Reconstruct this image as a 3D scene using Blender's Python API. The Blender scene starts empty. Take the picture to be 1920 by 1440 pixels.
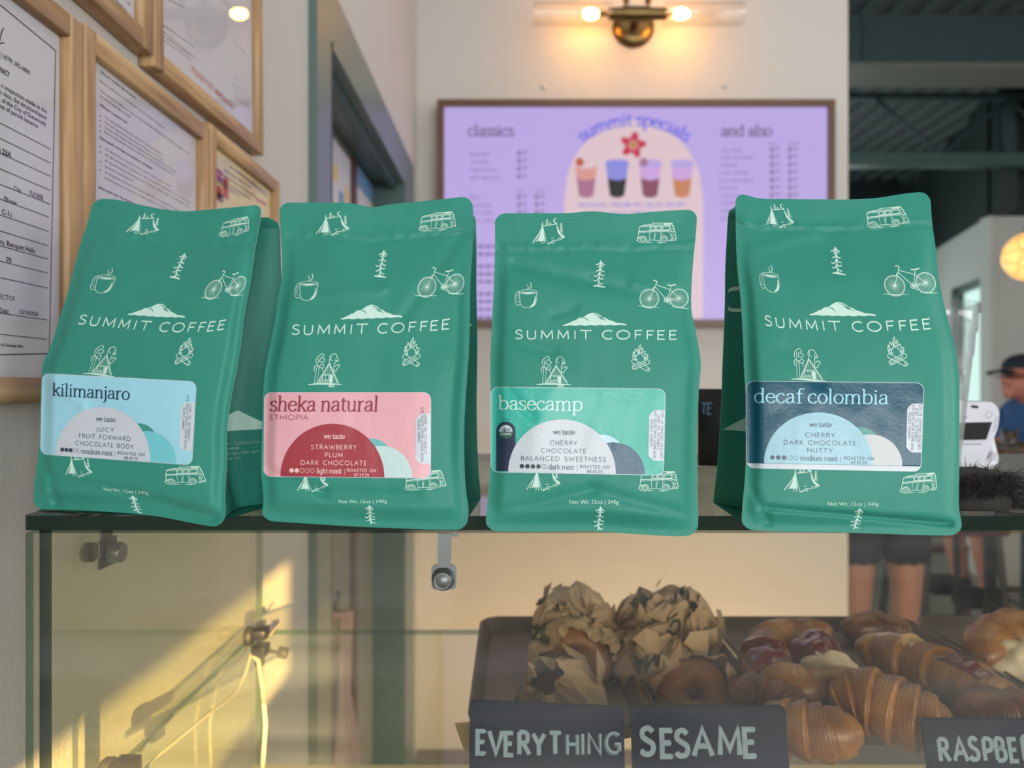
import bpy, bmesh, math, random
import numpy as np
from mathutils import Vector, Matrix, noise
from bisect import bisect_right

# ------------------------------------------------------------------ camera, world, lights, exposure
F = 1400.0                                   # focal length in pixels of the 1920 px wide frame
SC = bpy.context.scene
COL = SC.collection
cam_d = bpy.data.cameras.new('camera')
cam = bpy.data.objects.new('camera', cam_d)
COL.objects.link(cam)
cam_d.sensor_width = 36.0
cam_d.lens = F / 1920 * 36
cam_d.clip_start = 0.02
cam_d.dof.use_dof = True
cam_d.dof.focus_distance = 0.455
cam_d.dof.aperture_fstop = 6.8
cam.rotation_euler = (math.pi / 2, 0, 0)
SC.camera = cam
SC.view_settings.view_transform = 'Standard'
SC.view_settings.look = 'None'
SC.view_settings.gamma = 1
SC.view_settings.use_curve_mapping = False
SC.view_settings.exposure = 0.40
SC.cycles.use_denoising = True
SC.cycles.max_bounces = 10
SC.cycles.transparent_max_bounces = 24
SC.cycles.glossy_bounces = 5
SC.cycles.sample_clamp_indirect = 4.0
SC.cycles.caustics_reflective = False
SC.cycles.caustics_refractive = False

w = bpy.data.worlds.new('sky'); SC.world = w; w.use_nodes = True
wn = w.node_tree.nodes; wn['Background'].inputs[0].default_value = (0.72, 0.95, 0.93, 1)
wn['Background'].inputs[1].default_value = 1.3

def area(name, loc, rot, sx, sy, power, col):
    d = bpy.data.lights.new(name, 'AREA'); d.shape = 'RECTANGLE'; d.size = sx; d.size_y = sy
    d.energy = power; d.color = col
    o = bpy.data.objects.new(name, d); COL.objects.link(o); o.location = loc; o.rotation_euler = rot
    return o
# added area lights: assumed daylight behind the camera, fills for walls and dining room
for k_, x_ in enumerate((0.25, 1.65, 2.95)):
    area('assumed_front_daylight', (x_, -4.1, 0.45), (math.radians(90), 0, 0), 1.05, 1.9, 46, (0.97, 0.985, 1.0))  # assumed daylight, added as panels; the rear wall has no windows
area('added_ceiling_fill', (1.0, 1.5, 1.84), (0, 0, 0), 1.8, 1.4, 11, (1.0, 0.95, 0.89))  # unseen fill added to brighten the back and left walls
area('added_side_fill', (3.5, -0.4, 0.3), (math.radians(90), 0, math.radians(90)), 2.6, 1.1, 30, (1.0, 0.97, 0.93))  # added fill for the left wall; the right wall has no window
area('added_dining_daylight', (2.3, 6.6, 0.2), (math.radians(90), 0, math.radians(180)), 1.6, 1.4, 10, (0.95, 1.0, 0.98))  # added panel standing in for window daylight, placed before the far wall
sd = bpy.data.lights.new('sun', 'SUN'); sd.energy = 21.0; sd.color = (1.0, 0.66, 0.26); sd.angle = math.radians(0.25)
area('added_warm_fill', (0.45, 2.0, -1.05), (math.radians(80), 0, 0), 1.4, 0.12, 6.0, (1.0, 0.66, 0.34))  # unseen warm fill added for the lower back wall
so = bpy.data.objects.new('sun', sd); COL.objects.link(so)
SUN = Vector((-0.35, 1.0, -0.20)).normalized()
so.rotation_euler = SUN.to_track_quat('-Z', 'Y').to_euler()

# ------------------------------------------------------------------ helpers
PI = math.pi
def ray(px, py, Y):
    return Vector(((px - 960) / F * Y, Y, (720 - py) / F * Y))
def lin(c):
    def f(x):
        x /= 255.0
        return x / 12.92 if x <= 0.04045 else ((x + 0.055) / 1.055) ** 2.4
    return (f(c[0]), f(c[1]), f(c[2]), 1.0)
def sstep(a, b, x):
    t = min(1.0, max(0.0, (x - a) / (b - a))); return t * t * (3 - 2 * t)
def lerp(a, b, t): return a + (b - a) * t
def interp(tab, x):
    # tab: sorted list of (x, y), smooth cubic through the points
    xs = tab[0]; ys = tab[1]
    if x <= xs[0]: return ys[0]
    if x >= xs[-1]: return ys[-1]
    i = bisect_right(xs, x) - 1
    x0, x1, y0, y1 = xs[i], xs[i + 1], ys[i], ys[i + 1]
    s = (y1 - y0) / (x1 - x0)
    s0 = s if i == 0 else 0.5 * (s + (y0 - ys[i - 1]) / (x0 - xs[i - 1]))
    s1 = s if i + 2 >= len(xs) else 0.5 * (s + (ys[i + 2] - y1) / (xs[i + 2] - x1))
    h = x1 - x0; t = (x - x0) / h
    return (2*t**3 - 3*t**2 + 1) * y0 + (t**3 - 2*t**2 + t) * h * s0 + (-2*t**3 + 3*t**2) * y1 + (t**3 - t**2) * h * s1
def table(pts):
    pts = sorted(pts); return ([p[0] for p in pts], [p[1] for p in pts])

ORG = {}
def tag(o, label=None, cat=None, group=None, kind=None):
    if label: o['label'] = label
    if cat: o['category'] = cat
    if group: o['group'] = group
    if kind: o['kind'] = kind
    return o
def thing(name, label, cat, loc=(0, 0, 0), group=None, kind=None):
    o = bpy.data.objects.new(name, None); COL.objects.link(o); o.location = loc
    o.empty_display_size = 0.02
    ORG[o.name] = Vector(loc)
    return tag(o, label, cat, group, kind)

class MB:
    def __init__(s): s.v = []; s.f = []; s.m = []; s.s = []
    def add(s, verts, faces, mat=0, smooth=False):
        b = len(s.v)
        s.v += [Vector(p) for p in verts]
        for f in faces:
            s.f.append([b + i for i in f]); s.m.append(mat); s.s.append(smooth)
        return s
    def grid(s, fn, nu, nv, mat=0, smooth=True, wrapu=False, flip=False):
        vs = [fn(i / nu, j / nv) for j in range(nv + 1) for i in range(nu + (0 if wrapu else 1))]
        n = nu if wrapu else nu + 1
        fs = []
        for j in range(nv):
            for i in range(nu):
                a = j * n + i; b = j * n + (i + 1) % n
                q = [a, b, b + n, a + n]
                fs.append(q[::-1] if flip else q)
        return s.add(vs, fs, mat, smooth)
    def box(s, a, b, mat=0, bev=0.0, seg=2):
        a = Vector(a); b = Vector(b)
        lo = Vector([min(x, y) for x, y in zip(a, b)]); hi = Vector([max(x, y) for x, y in zip(a, b)])
        if bev <= 0:
            vs = [(x, y, z) for x in (lo.x, hi.x) for y in (lo.y, hi.y) for z in (lo.z, hi.z)]
            fs = [(0,1,3,2),(4,6,7,5),(0,4,5,1),(2,3,7,6),(0,2,6,4),(1,5,7,3)]
            return s.add(vs, fs, mat)
        bm = bmesh.new(); bmesh.ops.create_cube(bm, size=1)
        for v in bm.verts:
            v.co = Vector([lo[i] + (v.co[i] + .5) * (hi[i] - lo[i]) for i in range(3)])
        bmesh.ops.bevel(bm, geom=bm.edges[:] + bm.verts[:], offset=bev, segments=seg, profile=.5, affect='EDGES')
        return s.bm(bm, mat, True)
    def bm(s, bm, mat=0, smooth=False):
        bm.verts.index_update()
        s.add([v.co.copy() for v in bm.verts], [[v.index for v in f.verts] for f in bm.faces], mat, smooth)
        bm.free(); return s
    def tube(s, pts, r, n=10, mat=0, caps=True):
        pts = [Vector(p) for p in pts]
        rs = r if isinstance(r, (list, tuple)) else [r] * len(pts)
        rings = []; prev = None
        for i, p in enumerate(pts):
            t = (pts[min(i + 1, len(pts) - 1)] - pts[max(i - 1, 0)]).normalized()
            if prev is None:
                up = Vector((0, 0, 1)) if abs(t.z) < .9 else Vector((1, 0, 0))
                x = t.cross(up).normalized()
            else:
                x = (prev - t * prev.dot(t)).normalized()
            prev = x; y = t.cross(x)
            rings.append([p + (x * math.cos(2*PI*k/n) + y * math.sin(2*PI*k/n)) * rs[i] for k in range(n)])
        vs = [q for rg in rings for q in rg]; fs = []
        for i in range(len(pts) - 1):
            for k in range(n):
                a = i*n + k; b = i*n + (k+1) % n
                fs.append((a, b, b+n, a+n))
        s.add(vs, fs, mat, True)
        if caps:
            s.add(rings[0], [list(range(n))[::-1]], mat); s.add(rings[-1], [list(range(n))], mat)
        return s
    def cyl(s, a, b, r, n=24, mat=0): return s.tube([a, b], r, n, mat)
    def lathe(s, prof, c=(0,0,0), n=32, mat=0, axis='Z', smooth=True):
        c = Vector(c)
        def pt(r, h, a):
            x, y = r*math.cos(a), r*math.sin(a)
            v = {'Z': (x, y, h), 'Y': (x, h, y), 'X': (h, x, y)}[axis]
            return c + Vector(v)
        vs = [pt(r, h, 2*PI*k/n) for r, h in prof for k in range(n)]; fs = []
        for i in range(len(prof) - 1):
            for k in range(n):
                a = i*n + k; b = i*n + (k+1) % n
                fs.append((a, b, b+n, a+n))
        return s.add(vs, fs, mat, smooth)
    def prism(s, poly, fn, d0, d1, mat=0):
        # poly in 2D, fn(x, y, d) -> 3D ; convex or mildly concave outline
        n = len(poly)
        s.add([fn(x, y, d0) for x, y in poly], [list(range(n))[::-1]], mat)
        s.add([fn(x, y, d1) for x, y in poly], [list(range(n))], mat)
        vs = [fn(x, y, d0) for x, y in poly] + [fn(x, y, d1) for x, y in poly]
        s.add(vs, [(i, (i+1) % n, n + (i+1) % n, n + i) for i in range(n)], mat)
        return s
    def build(s, name, mats, parent=None, origin=None, recalc=False):
        org = Vector((0, 0, 0))
        if parent is not None: org = ORG[parent.name]
        elif origin is not None: org = Vector(origin)
        me = bpy.data.meshes.new(name)
        me.from_pydata([tuple(v - org) for v in s.v], [], s.f)
        if not isinstance(mats, (list, tuple)): mats = [mats]
        for m in mats: me.materials.append(m)
        me.polygons.foreach_set('material_index', s.m)
        me.polygons.foreach_set('use_smooth', s.s)
        me.update()
        if recalc:
            bm = bmesh.new(); bm.from_mesh(me)
            bmesh.ops.remove_doubles(bm, verts=bm.verts[:], dist=1e-6)
            bmesh.ops.recalc_face_normals(bm, faces=bm.faces[:]); bm.to_mesh(me); bm.free()
        o = bpy.data.objects.new(name, me); COL.objects.link(o)
        if parent is not None: o.parent = parent; ORG[o.name] = org
        else: o.location = org; ORG[o.name] = org
        return o

# ------------------------------------------------------------------ materials
MATS = {}
def nodes(name):
    m = bpy.data.materials.new(name); m.use_nodes = True
    nt = m.node_tree; return m, nt, nt.nodes['Principled BSDF'], nt.nodes, nt.links
def mat(name, col, rough=.5, metal=0.0, spec=.5, emit=None, estr=0, coat=0, bump=0, bscale=200, var=0, vscale=8, sub=0, stretch=(1,1,1)):
    m, nt, b, N, L = nodes(name)
    c = lin(col) if max(col) > 1.01 else (*col, 1)
    b.inputs['Base Color'].default_value = c; b.inputs['Roughness'].default_value = rough
    b.inputs['Metallic'].default_value = metal; b.inputs['Specular IOR Level'].default_value = spec
    if coat: b.inputs['Coat Weight'].default_value = coat; b.inputs['Coat Roughness'].default_value = .12
    if emit: b.inputs['Emission Color'].default_value = lin(emit); b.inputs['Emission Strength'].default_value = estr
    if sub: b.inputs['Subsurface Weight'].default_value = sub; b.inputs['Subsurface Radius'].default_value = (.02, .008, .004)
    if bump or var:
        tc = N.new('ShaderNodeTexCoord'); mp = N.new('ShaderNodeMapping'); mp.inputs['Scale'].default_value = stretch
        L.new(tc.outputs['Object'], mp.inputs[0])
    if bump:
        nz = N.new('ShaderNodeTexNoise'); nz.inputs['Scale'].default_value = bscale; nz.inputs['Detail'].default_value = 3
        L.new(mp.outputs[0], nz.inputs['Vector'])
        bp = N.new('ShaderNodeBump'); bp.inputs['Strength'].default_value = bump; bp.inputs['Distance'].default_value = .002
        L.new(nz.outputs['Fac'], bp.inputs['Height']); L.new(bp.outputs[0], b.inputs['Normal'])
    if var:
        n2 = N.new('ShaderNodeTexNoise'); n2.inputs['Scale'].default_value = vscale; n2.inputs['Detail'].default_value = 4
        L.new(mp.outputs[0], n2.inputs['Vector'])
        mx = N.new('ShaderNodeMix'); mx.data_type = 'RGBA'
        mx.inputs[6].default_value = tuple(x * (1 - var) for x in c[:3]) + (1,)
        mx.inputs[7].default_value = tuple(min(1, x * (1 + var)) for x in c[:3]) + (1,)
        L.new(n2.outputs['Fac'], mx.inputs[0]); L.new(mx.outputs[2], b.inputs['Base Color'])
    MATS[name] = m; return m
def ramp_mat(name, stops, scale, stretch=(1,1,1), rough=.5, bump=0, wave=False, dist=4, coat=0, detail=4, spec=.5):
    m, nt, b, N, L = nodes(name)
    tc = N.new('ShaderNodeTexCoord'); mp = N.new('ShaderNodeMapping'); mp.inputs['Scale'].default_value = stretch
    L.new(tc.outputs['Object'], mp.inputs[0])
    if wave:
        t = N.new('ShaderNodeTexWave'); t.inputs['Distortion'].default_value = dist; t.inputs['Detail Scale'].default_value = 1.5
        out = t.outputs['Fac']
    else:
        t = N.new('ShaderNodeTexNoise'); out = t.outputs['Fac']
    t.inputs['Scale'].default_value = scale; t.inputs['Detail'].default_value = detail
    L.new(mp.outputs[0], t.inputs['Vector'])
    r = N.new('ShaderNodeValToRGB'); e = r.color_ramp.elements
    while len(e) < len(stops): e.new(.5)
    for k, (p, c) in enumerate(stops): e[k].position = p; e[k].color = lin(c)
    L.new(out, r.inputs[0]); L.new(r.outputs[0], b.inputs['Base Color'])
    b.inputs['Roughness'].default_value = rough; b.inputs['Specular IOR Level'].default_value = spec
    if coat: b.inputs['Coat Weight'].default_value = coat; b.inputs['Coat Roughness'].default_value = .15
    if bump:
        bp = N.new('ShaderNodeBump'); bp.inputs['Strength'].default_value = bump; bp.inputs['Distance'].default_value = .002
        L.new(out, bp.inputs['Height']); L.new(bp.outputs[0], b.inputs['Normal'])
    MATS[name] = m; return m
def glass(name, tint=(1,1,1), ior=1.5, haze=0.0, rough=0.0, hazecol=(.8,.8,.78), stretch=(2, 2, 40), hscale=3.0, lo=.35):
    m, nt, b, N, L = nodes(name)
    N.remove(b); out = N['Material Output']
    tr = N.new('ShaderNodeBsdfTransparent'); tr.inputs[0].default_value = (*tint, 1)
    gl = N.new('ShaderNodeBsdfGlossy'); gl.inputs['Roughness'].default_value = rough
    geo = N.new('ShaderNodeNewGeometry')
    mi = N.new('ShaderNodeMix'); mi.inputs[2].default_value = ior; mi.inputs[3].default_value = 1 / ior
    L.new(geo.outputs['Backfacing'], mi.inputs[0])
    fr = N.new('ShaderNodeFresnel'); L.new(mi.outputs[0], fr.inputs['IOR'])
    ms = N.new('ShaderNodeMixShader'); L.new(fr.outputs[0], ms.inputs[0]); L.new(tr.outputs[0], ms.inputs[1]); L.new(gl.outputs[0], ms.inputs[2])
    last = ms
    if haze:
        df = N.new('ShaderNodeBsdfDiffuse'); df.inputs[0].default_value = (*hazecol, 1)
        tc = N.new('ShaderNodeTexCoord'); mp = N.new('ShaderNodeMapping'); mp.inputs['Scale'].default_value = stretch
        L.new(tc.outputs['Object'], mp.inputs[0])
        nz = N.new('ShaderNodeTexNoise'); nz.inputs['Scale'].default_value = hscale; nz.inputs['Detail'].default_value = 5
        L.new(mp.outputs[0], nz.inputs['Vector'])
        mr = N.new('ShaderNodeMapRange'); mr.inputs[1].default_value = lo; mr.inputs[2].default_value = .75
        mr.inputs[3].default_value = haze * .2; mr.inputs[4].default_value = haze
        L.new(nz.outputs['Fac'], mr.inputs[0])
        m2 = N.new('ShaderNodeMixShader'); L.new(mr.outputs[0], m2.inputs[0]); L.new(ms.outputs[0], m2.inputs[1]); L.new(df.outputs[0], m2.inputs[2])
        last = m2
    L.new(last.outputs[0], out.inputs[0])
    MATS[name] = m; return m

M = MATS
mat('bag_green', (56, 143, 126), .46, spec=.22, bump=.05, bscale=900, var=.03, vscale=30)
mat('film_edge', (150, 205, 190), .5)
mat('mint_print', (203, 236, 224), .55, spec=.3)
mat('wall_paint', (200, 196, 191), .85, bump=.25, bscale=260, var=.02, vscale=3)
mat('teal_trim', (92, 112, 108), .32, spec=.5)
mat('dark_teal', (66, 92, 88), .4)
mat('door_paint', (118, 120, 110), .45)
ramp_mat('oak_vertical', [(.3, (150, 114, 76)), (.55, (186, 150, 108)), (.8, (204, 172, 130))], 14, (9, 9, .7), .5, .25, detail=6)
ramp_mat('oak_horizontal', [(.3, (150, 114, 76)), (.55, (186, 150, 108)), (.8, (204, 172, 130))], 14, (9, .7, 9), .5, .25, detail=6)
mat('paper', (216, 214, 224), .8, var=.03, vscale=9)
mat('yellow_paper', (232, 214, 160), .8, var=.08, vscale=14)
mat('ink', (52, 52, 58), .8)
mat('grey_ink', (112, 110, 122), .8)
mat('red_ink', (205, 88, 100), .8)
mat('blue_ink', (110, 130, 160), .8)
glass('picture_glass', (.985, .985, .985), 1.26)
glass('clear_glass', (.95, .985, .96), 1.5)
glass('shelf_glass', (.95, .985, .96), 1.2)
glass('top_glass', (.84, .89, .83), 1.40)
glass('front_glass', (.985, .965, .89), 1.5, haze=.045, hazecol=(.50, .56, .62), stretch=(2.2, 1, 26), hscale=2.2, lo=.45)
glass('side_glass', (.93, .96, .90), 1.5, haze=.05, hazecol=(.75, .72, .55), stretch=(3, 3, 3))
glass('clear_plastic', (.93, .95, .95), 1.45, haze=.22, hazecol=(.9, .92, .92), stretch=(3, 3, 3), rough=.05)
glass('lamp_glass', (.99, .97, .94), 1.45)
def edge_glass(name, col, tint, f):
    m, nt, b, N, L = nodes(name); b.inputs['Base Color'].default_value = lin(col); b.inputs['Roughness'].default_value = .12
    tr = N.new('ShaderNodeBsdfTransparent'); tr.inputs[0].default_value = (*tint, 1)
    ms = N.new('ShaderNodeMixShader'); ms.inputs[0].default_value = f
    L.new(b.outputs[0], ms.inputs[1]); L.new(tr.outputs[0], ms.inputs[2]); L.new(ms.outputs[0], N['Material Output'].inputs[0]); MATS[name] = m
edge_glass('glass_edge', (8, 34, 24), (.10, .24, .18), .12)
edge_glass('glass_edge_light', (70, 98, 78), (.6, .75, .65), .45)
edge_glass('shelf_edge', (40, 74, 58), (.55, .7, .6), .6)
mat('steel', (122, 126, 124), .42, metal=.75, bump=.02, bscale=700)
mat('dark_steel', (96, 92, 84), .45, metal=.6)
mat('brass', (112, 92, 58), .35, metal=1.0)
mat('black_plastic', (26, 26, 28), .35)
mat('dark_rubber', (38, 38, 36), .6)
mat('white_plastic', (222, 224, 232), .3, spec=.5)
mat('grey_print', (140, 142, 152), .6)
mat('tv_frame', (96, 70, 50), .4)
mat('cord', (226, 214, 190), .6)
mat('tray', (98, 86, 80), .5, metal=.25, var=.12, vscale=25)
mat('slate', (13, 30, 56), .85, spec=.2, var=.12, vscale=30)
mat('chalk', (146, 170, 196), .95, var=.25, vscale=160)
mat('chalk_faint', (94, 114, 136), .95, var=.3, vscale=160)
mat('kraft', (176, 150, 108), .8, var=.1, vscale=30, sub=.0)
mat('deli_paper', (176, 148, 118), .72, var=.10, vscale=22)
mat('deli_print', (66, 70, 58), .8)
ramp_mat('bagel_crust', [(.3, (112, 68, 34)), (.6, (160, 106, 58)), (.85, (196, 146, 90))], 30, rough=.45, bump=.3)
ramp_mat('pastry', [(.25, (104, 62, 26)), (.5, (150, 98, 46)), (.8, (194, 144, 84))], 34, (1, 1, 1), .4, .4, coat=.25, detail=6)
ramp_mat('pastry_dark', [(.25, (72, 38, 18)), (.5, (116, 66, 32)), (.8, (160, 102, 56))], 34, (1, 1, 1), .4, .4, coat=.25, detail=6)
mat('jam', (92, 22, 30), .18, coat=.6, bump=.5, bscale=120, var=.3, vscale=60)
mat('icing', (222, 204, 178), .4, bump=.3, bscale=90)
mat('glaze', (196, 160, 120), .12, coat=.8)
mat('floor_concrete', (108, 102, 96), .35, var=.12, vscale=3)
mat('ceiling_dark', (86, 94, 96), .7, var=.1, vscale=2)
mat('steel_beam', (46, 66, 70), .55)
mat('lit_beam_flange', (104, 106, 98), .5, var=.12, vscale=6)  # paler than the beam side: light on the underside put into the colour
mat('bulkhead', (34, 44, 46), .7)
mat('skin', (160, 118, 102), .55, sub=.1)
mat('skin_ruddy', (188, 118, 100), .55, sub=.1)
mat('black_cloth', (22, 24, 32), .85, bump=.2, bscale=500)
mat('navy_cloth', (28, 34, 48), .85)
mat('blue_cloth', (44, 78, 128), .85, bump=.2, bscale=300)
mat('tan_cloth', (148, 122, 92), .85)
mat('hair_brown', (62, 44, 34), .7)
mat('shoe_white', (200, 200, 198), .6)
mat('walnut', (84, 52, 38), .5, var=.25, vscale=9, stretch=(1, 6, 6))
mat('maroon_leather', (84, 44, 38), .45)
mat('pink_cloth', (196, 160, 150), .85, var=.1, vscale=10)
mat('poster_white', (206, 206, 214), .7)
mat('poster_pink', (206, 130, 170), .7)
mat('poster_blue', (110, 150, 190), .7)
mat('poster_yellow', (214, 190, 110), .7)
mat('bristle', (28, 25, 23), .6)
mat('brush_block', (44, 40, 36), .75, var=.25, vscale=40, bump=.4, bscale=120)
mat('counter_laminate', (172, 150, 120), .5)
mat('cream_board', (214, 196, 150), .6)
# ------------------------------------------------------------------ lettering: a stroke alphabet (x-height 1, cap height 1)
def arc(cx, cy, rx, ry, a0, a1, n=14):
    return [(cx + rx*math.cos(math.radians(a0 + (a1-a0)*k/n)), cy + ry*math.sin(math.radians(a0 + (a1-a0)*k/n))) for k in range(n+1)]
def smooth(p, n=5):
    if len(p) < 3: return p
    out = []
    q = [p[0]] + list(p) + [p[-1]]
    for i in range(1, len(q) - 2):
        for k in range(n):
            t = k / n
            out.append(tuple(.5*((2*q[i][d]) + (-q[i-1][d]+q[i+1][d])*t + (2*q[i-1][d]-5*q[i][d]+4*q[i+1][d]-q[i+2][d])*t*t
                       + (-q[i-1][d]+3*q[i][d]-3*q[i+1][d]+q[i+2][d])*t**3) for d in (0, 1)))
    out.append(tuple(p[-1])); return out
def S(*p): return smooth(list(p))
def P(*p): return list(p)
SERIF = {
 'a': (.86, [S((.14,.76),(.22,.93),(.42,1.0),(.58,.93),(.64,.72),(.64,.22),(.69,.05),(.84,.04)), S((.64,.6),(.4,.55),(.16,.43),(.09,.23),(.2,.04),(.4,.01),(.56,.12),(.64,.28))]),
 'b': (.95, [P((.17,1.55),(.17,.02)), P((0,1.5),(.17,1.55)), S((.17,.72),(.3,.94),(.5,1.0),(.75,.84),(.84,.5),(.75,.16),(.5,0),(.3,.05),(.17,.2))]),
 'c': (.82, [S((.72,.76),(.6,.96),(.44,1.0),(.18,.83),(.08,.5),(.18,.16),(.42,0),(.62,.05),(.76,.24))]),
 'd': (.98, [P((.75,1.55),(.75,.03),(.92,.02)), P((.58,1.5),(.75,1.55)), S((.75,.76),(.62,.95),(.44,1),(.17,.83),(.08,.5),(.17,.16),(.42,0),(.61,.07),(.75,.25))]),
 'e': (.85, [P((.1,.56),(.77,.56)), S((.77,.56),(.71,.84),(.45,1.0),(.19,.85),(.08,.5),(.19,.14),(.45,0),(.65,.06),(.78,.24))]),
 'f': (.58, [S((.7,1.42),(.6,1.54),(.44,1.52),(.32,1.36),(.29,1.1),(.29,.7),(.29,.35),(.29,0)), P((.06,1),(.58,1)), P((.08,0),(.52,0))]),
 'g': (.92, [S((.72,.78),(.58,.96),(.42,1),(.16,.83),(.08,.5),(.17,.18),(.42,.02),(.6,.1),(.72,.28)), S((.72,1),(.72,.5),(.72,-.15),(.6,-.44),(.36,-.5),(.12,-.38))]),
 'h': (.98, [P((.19,1.55),(.19,0)), P((.02,1.5),(.19,1.55)), S((.19,.7),(.34,.94),(.53,1),(.7,.9),(.75,.64),(.75,.3),(.75,0)), P((.03,0),(.35,0)), P((.6,0),(.91,0))]),
 'i': (.45, [P((.2,1),(.2,0)), P((.04,.96),(.2,1)), P((.04,0),(.37,0)), 'dot']),
 'j': (.42, [S((.22,1),(.22,.4),(.22,-.15),(.14,-.4),(-.08,-.48)), P((.05,.96),(.22,1)), 'dot']),
 'k': (.92, [P((.19,1.55),(.19,0)), P((.02,1.5),(.19,1.55)), P((.74,1),(.2,.42)), P((.38,.6),(.78,0)), P((.03,0),(.35,0)), P((.56,1),(.9,1)), P((.62,0),(.95,0))]),
 'l': (.45, [P((.2,1.55),(.2,0)), P((.03,1.5),(.2,1.55)), P((.04,0),(.37,0))]),
 'm': (1.5, [P((.19,1),(.19,0)), P((.02,.96),(.19,1)), S((.19,.7),(.33,.94),(.5,1),(.66,.9),(.72,.64),(.72,.3),(.72,0)), S((.72,.7),(.88,.94),(1.04,1),(1.2,.9),(1.26,.64),(1.26,.3),(1.26,0)), P((.03,0),(.35,0)), P((.57,0),(.87,0)), P((1.11,0),(1.42,0))]),
 'n': (.98, [P((.19,1),(.19,0)), P((.02,.96),(.19,1)), S((.19,.7),(.34,.94),(.53,1),(.7,.9),(.75,.64),(.75,.3),(.75,0)), P((.03,0),(.35,0)), P((.6,0),(.91,0))]),
 'o': (.9, [arc(.44,.5,.36,.5,90,450,24)]),
 'p': (.95, [P((.18,1),(.18,-.5)), P((0,.96),(.18,1)), S((.18,.74),(.32,.95),(.51,1.0),(.76,.84),(.84,.5),(.76,.16),(.51,0),(.31,.05),(.18,.2)), P((.02,-.5),(.36,-.5))]),
 'r': (.68, [P((.19,1),(.19,0)), P((.02,.96),(.19,1)), S((.19,.66),(.3,.9),(.46,1.0),(.62,.95)), P((.03,0),(.38,0))]),
 's': (.7, [S((.6,.8),(.5,.96),(.34,1),(.15,.92),(.12,.7),(.32,.55),(.54,.42),(.62,.24),(.52,.04),(.32,0),(.14,.06),(.06,.24))]),
 't': (.58, [S((.24,1.3),(.24,.9),(.24,.3),(.3,.06),(.42,0),(.56,.08)), P((.04,1),(.52,1))]),
 'u': (.98, [S((.18,1),(.18,.6),(.18,.3),(.25,.07),(.42,0),(.6,.07),(.74,.28)), P((.74,1),(.74,.02),(.92,.02)), P((.02,1),(.18,1)), P((.58,1),(.74,1))]),
 'w': (1.2, [P((.08,1),(.34,0),(.58,.92)), P((.58,.92),(.84,0),(1.1,1)), P((-.04,1),(.22,1)), P((.96,1),(1.22,1))]),
}
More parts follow.
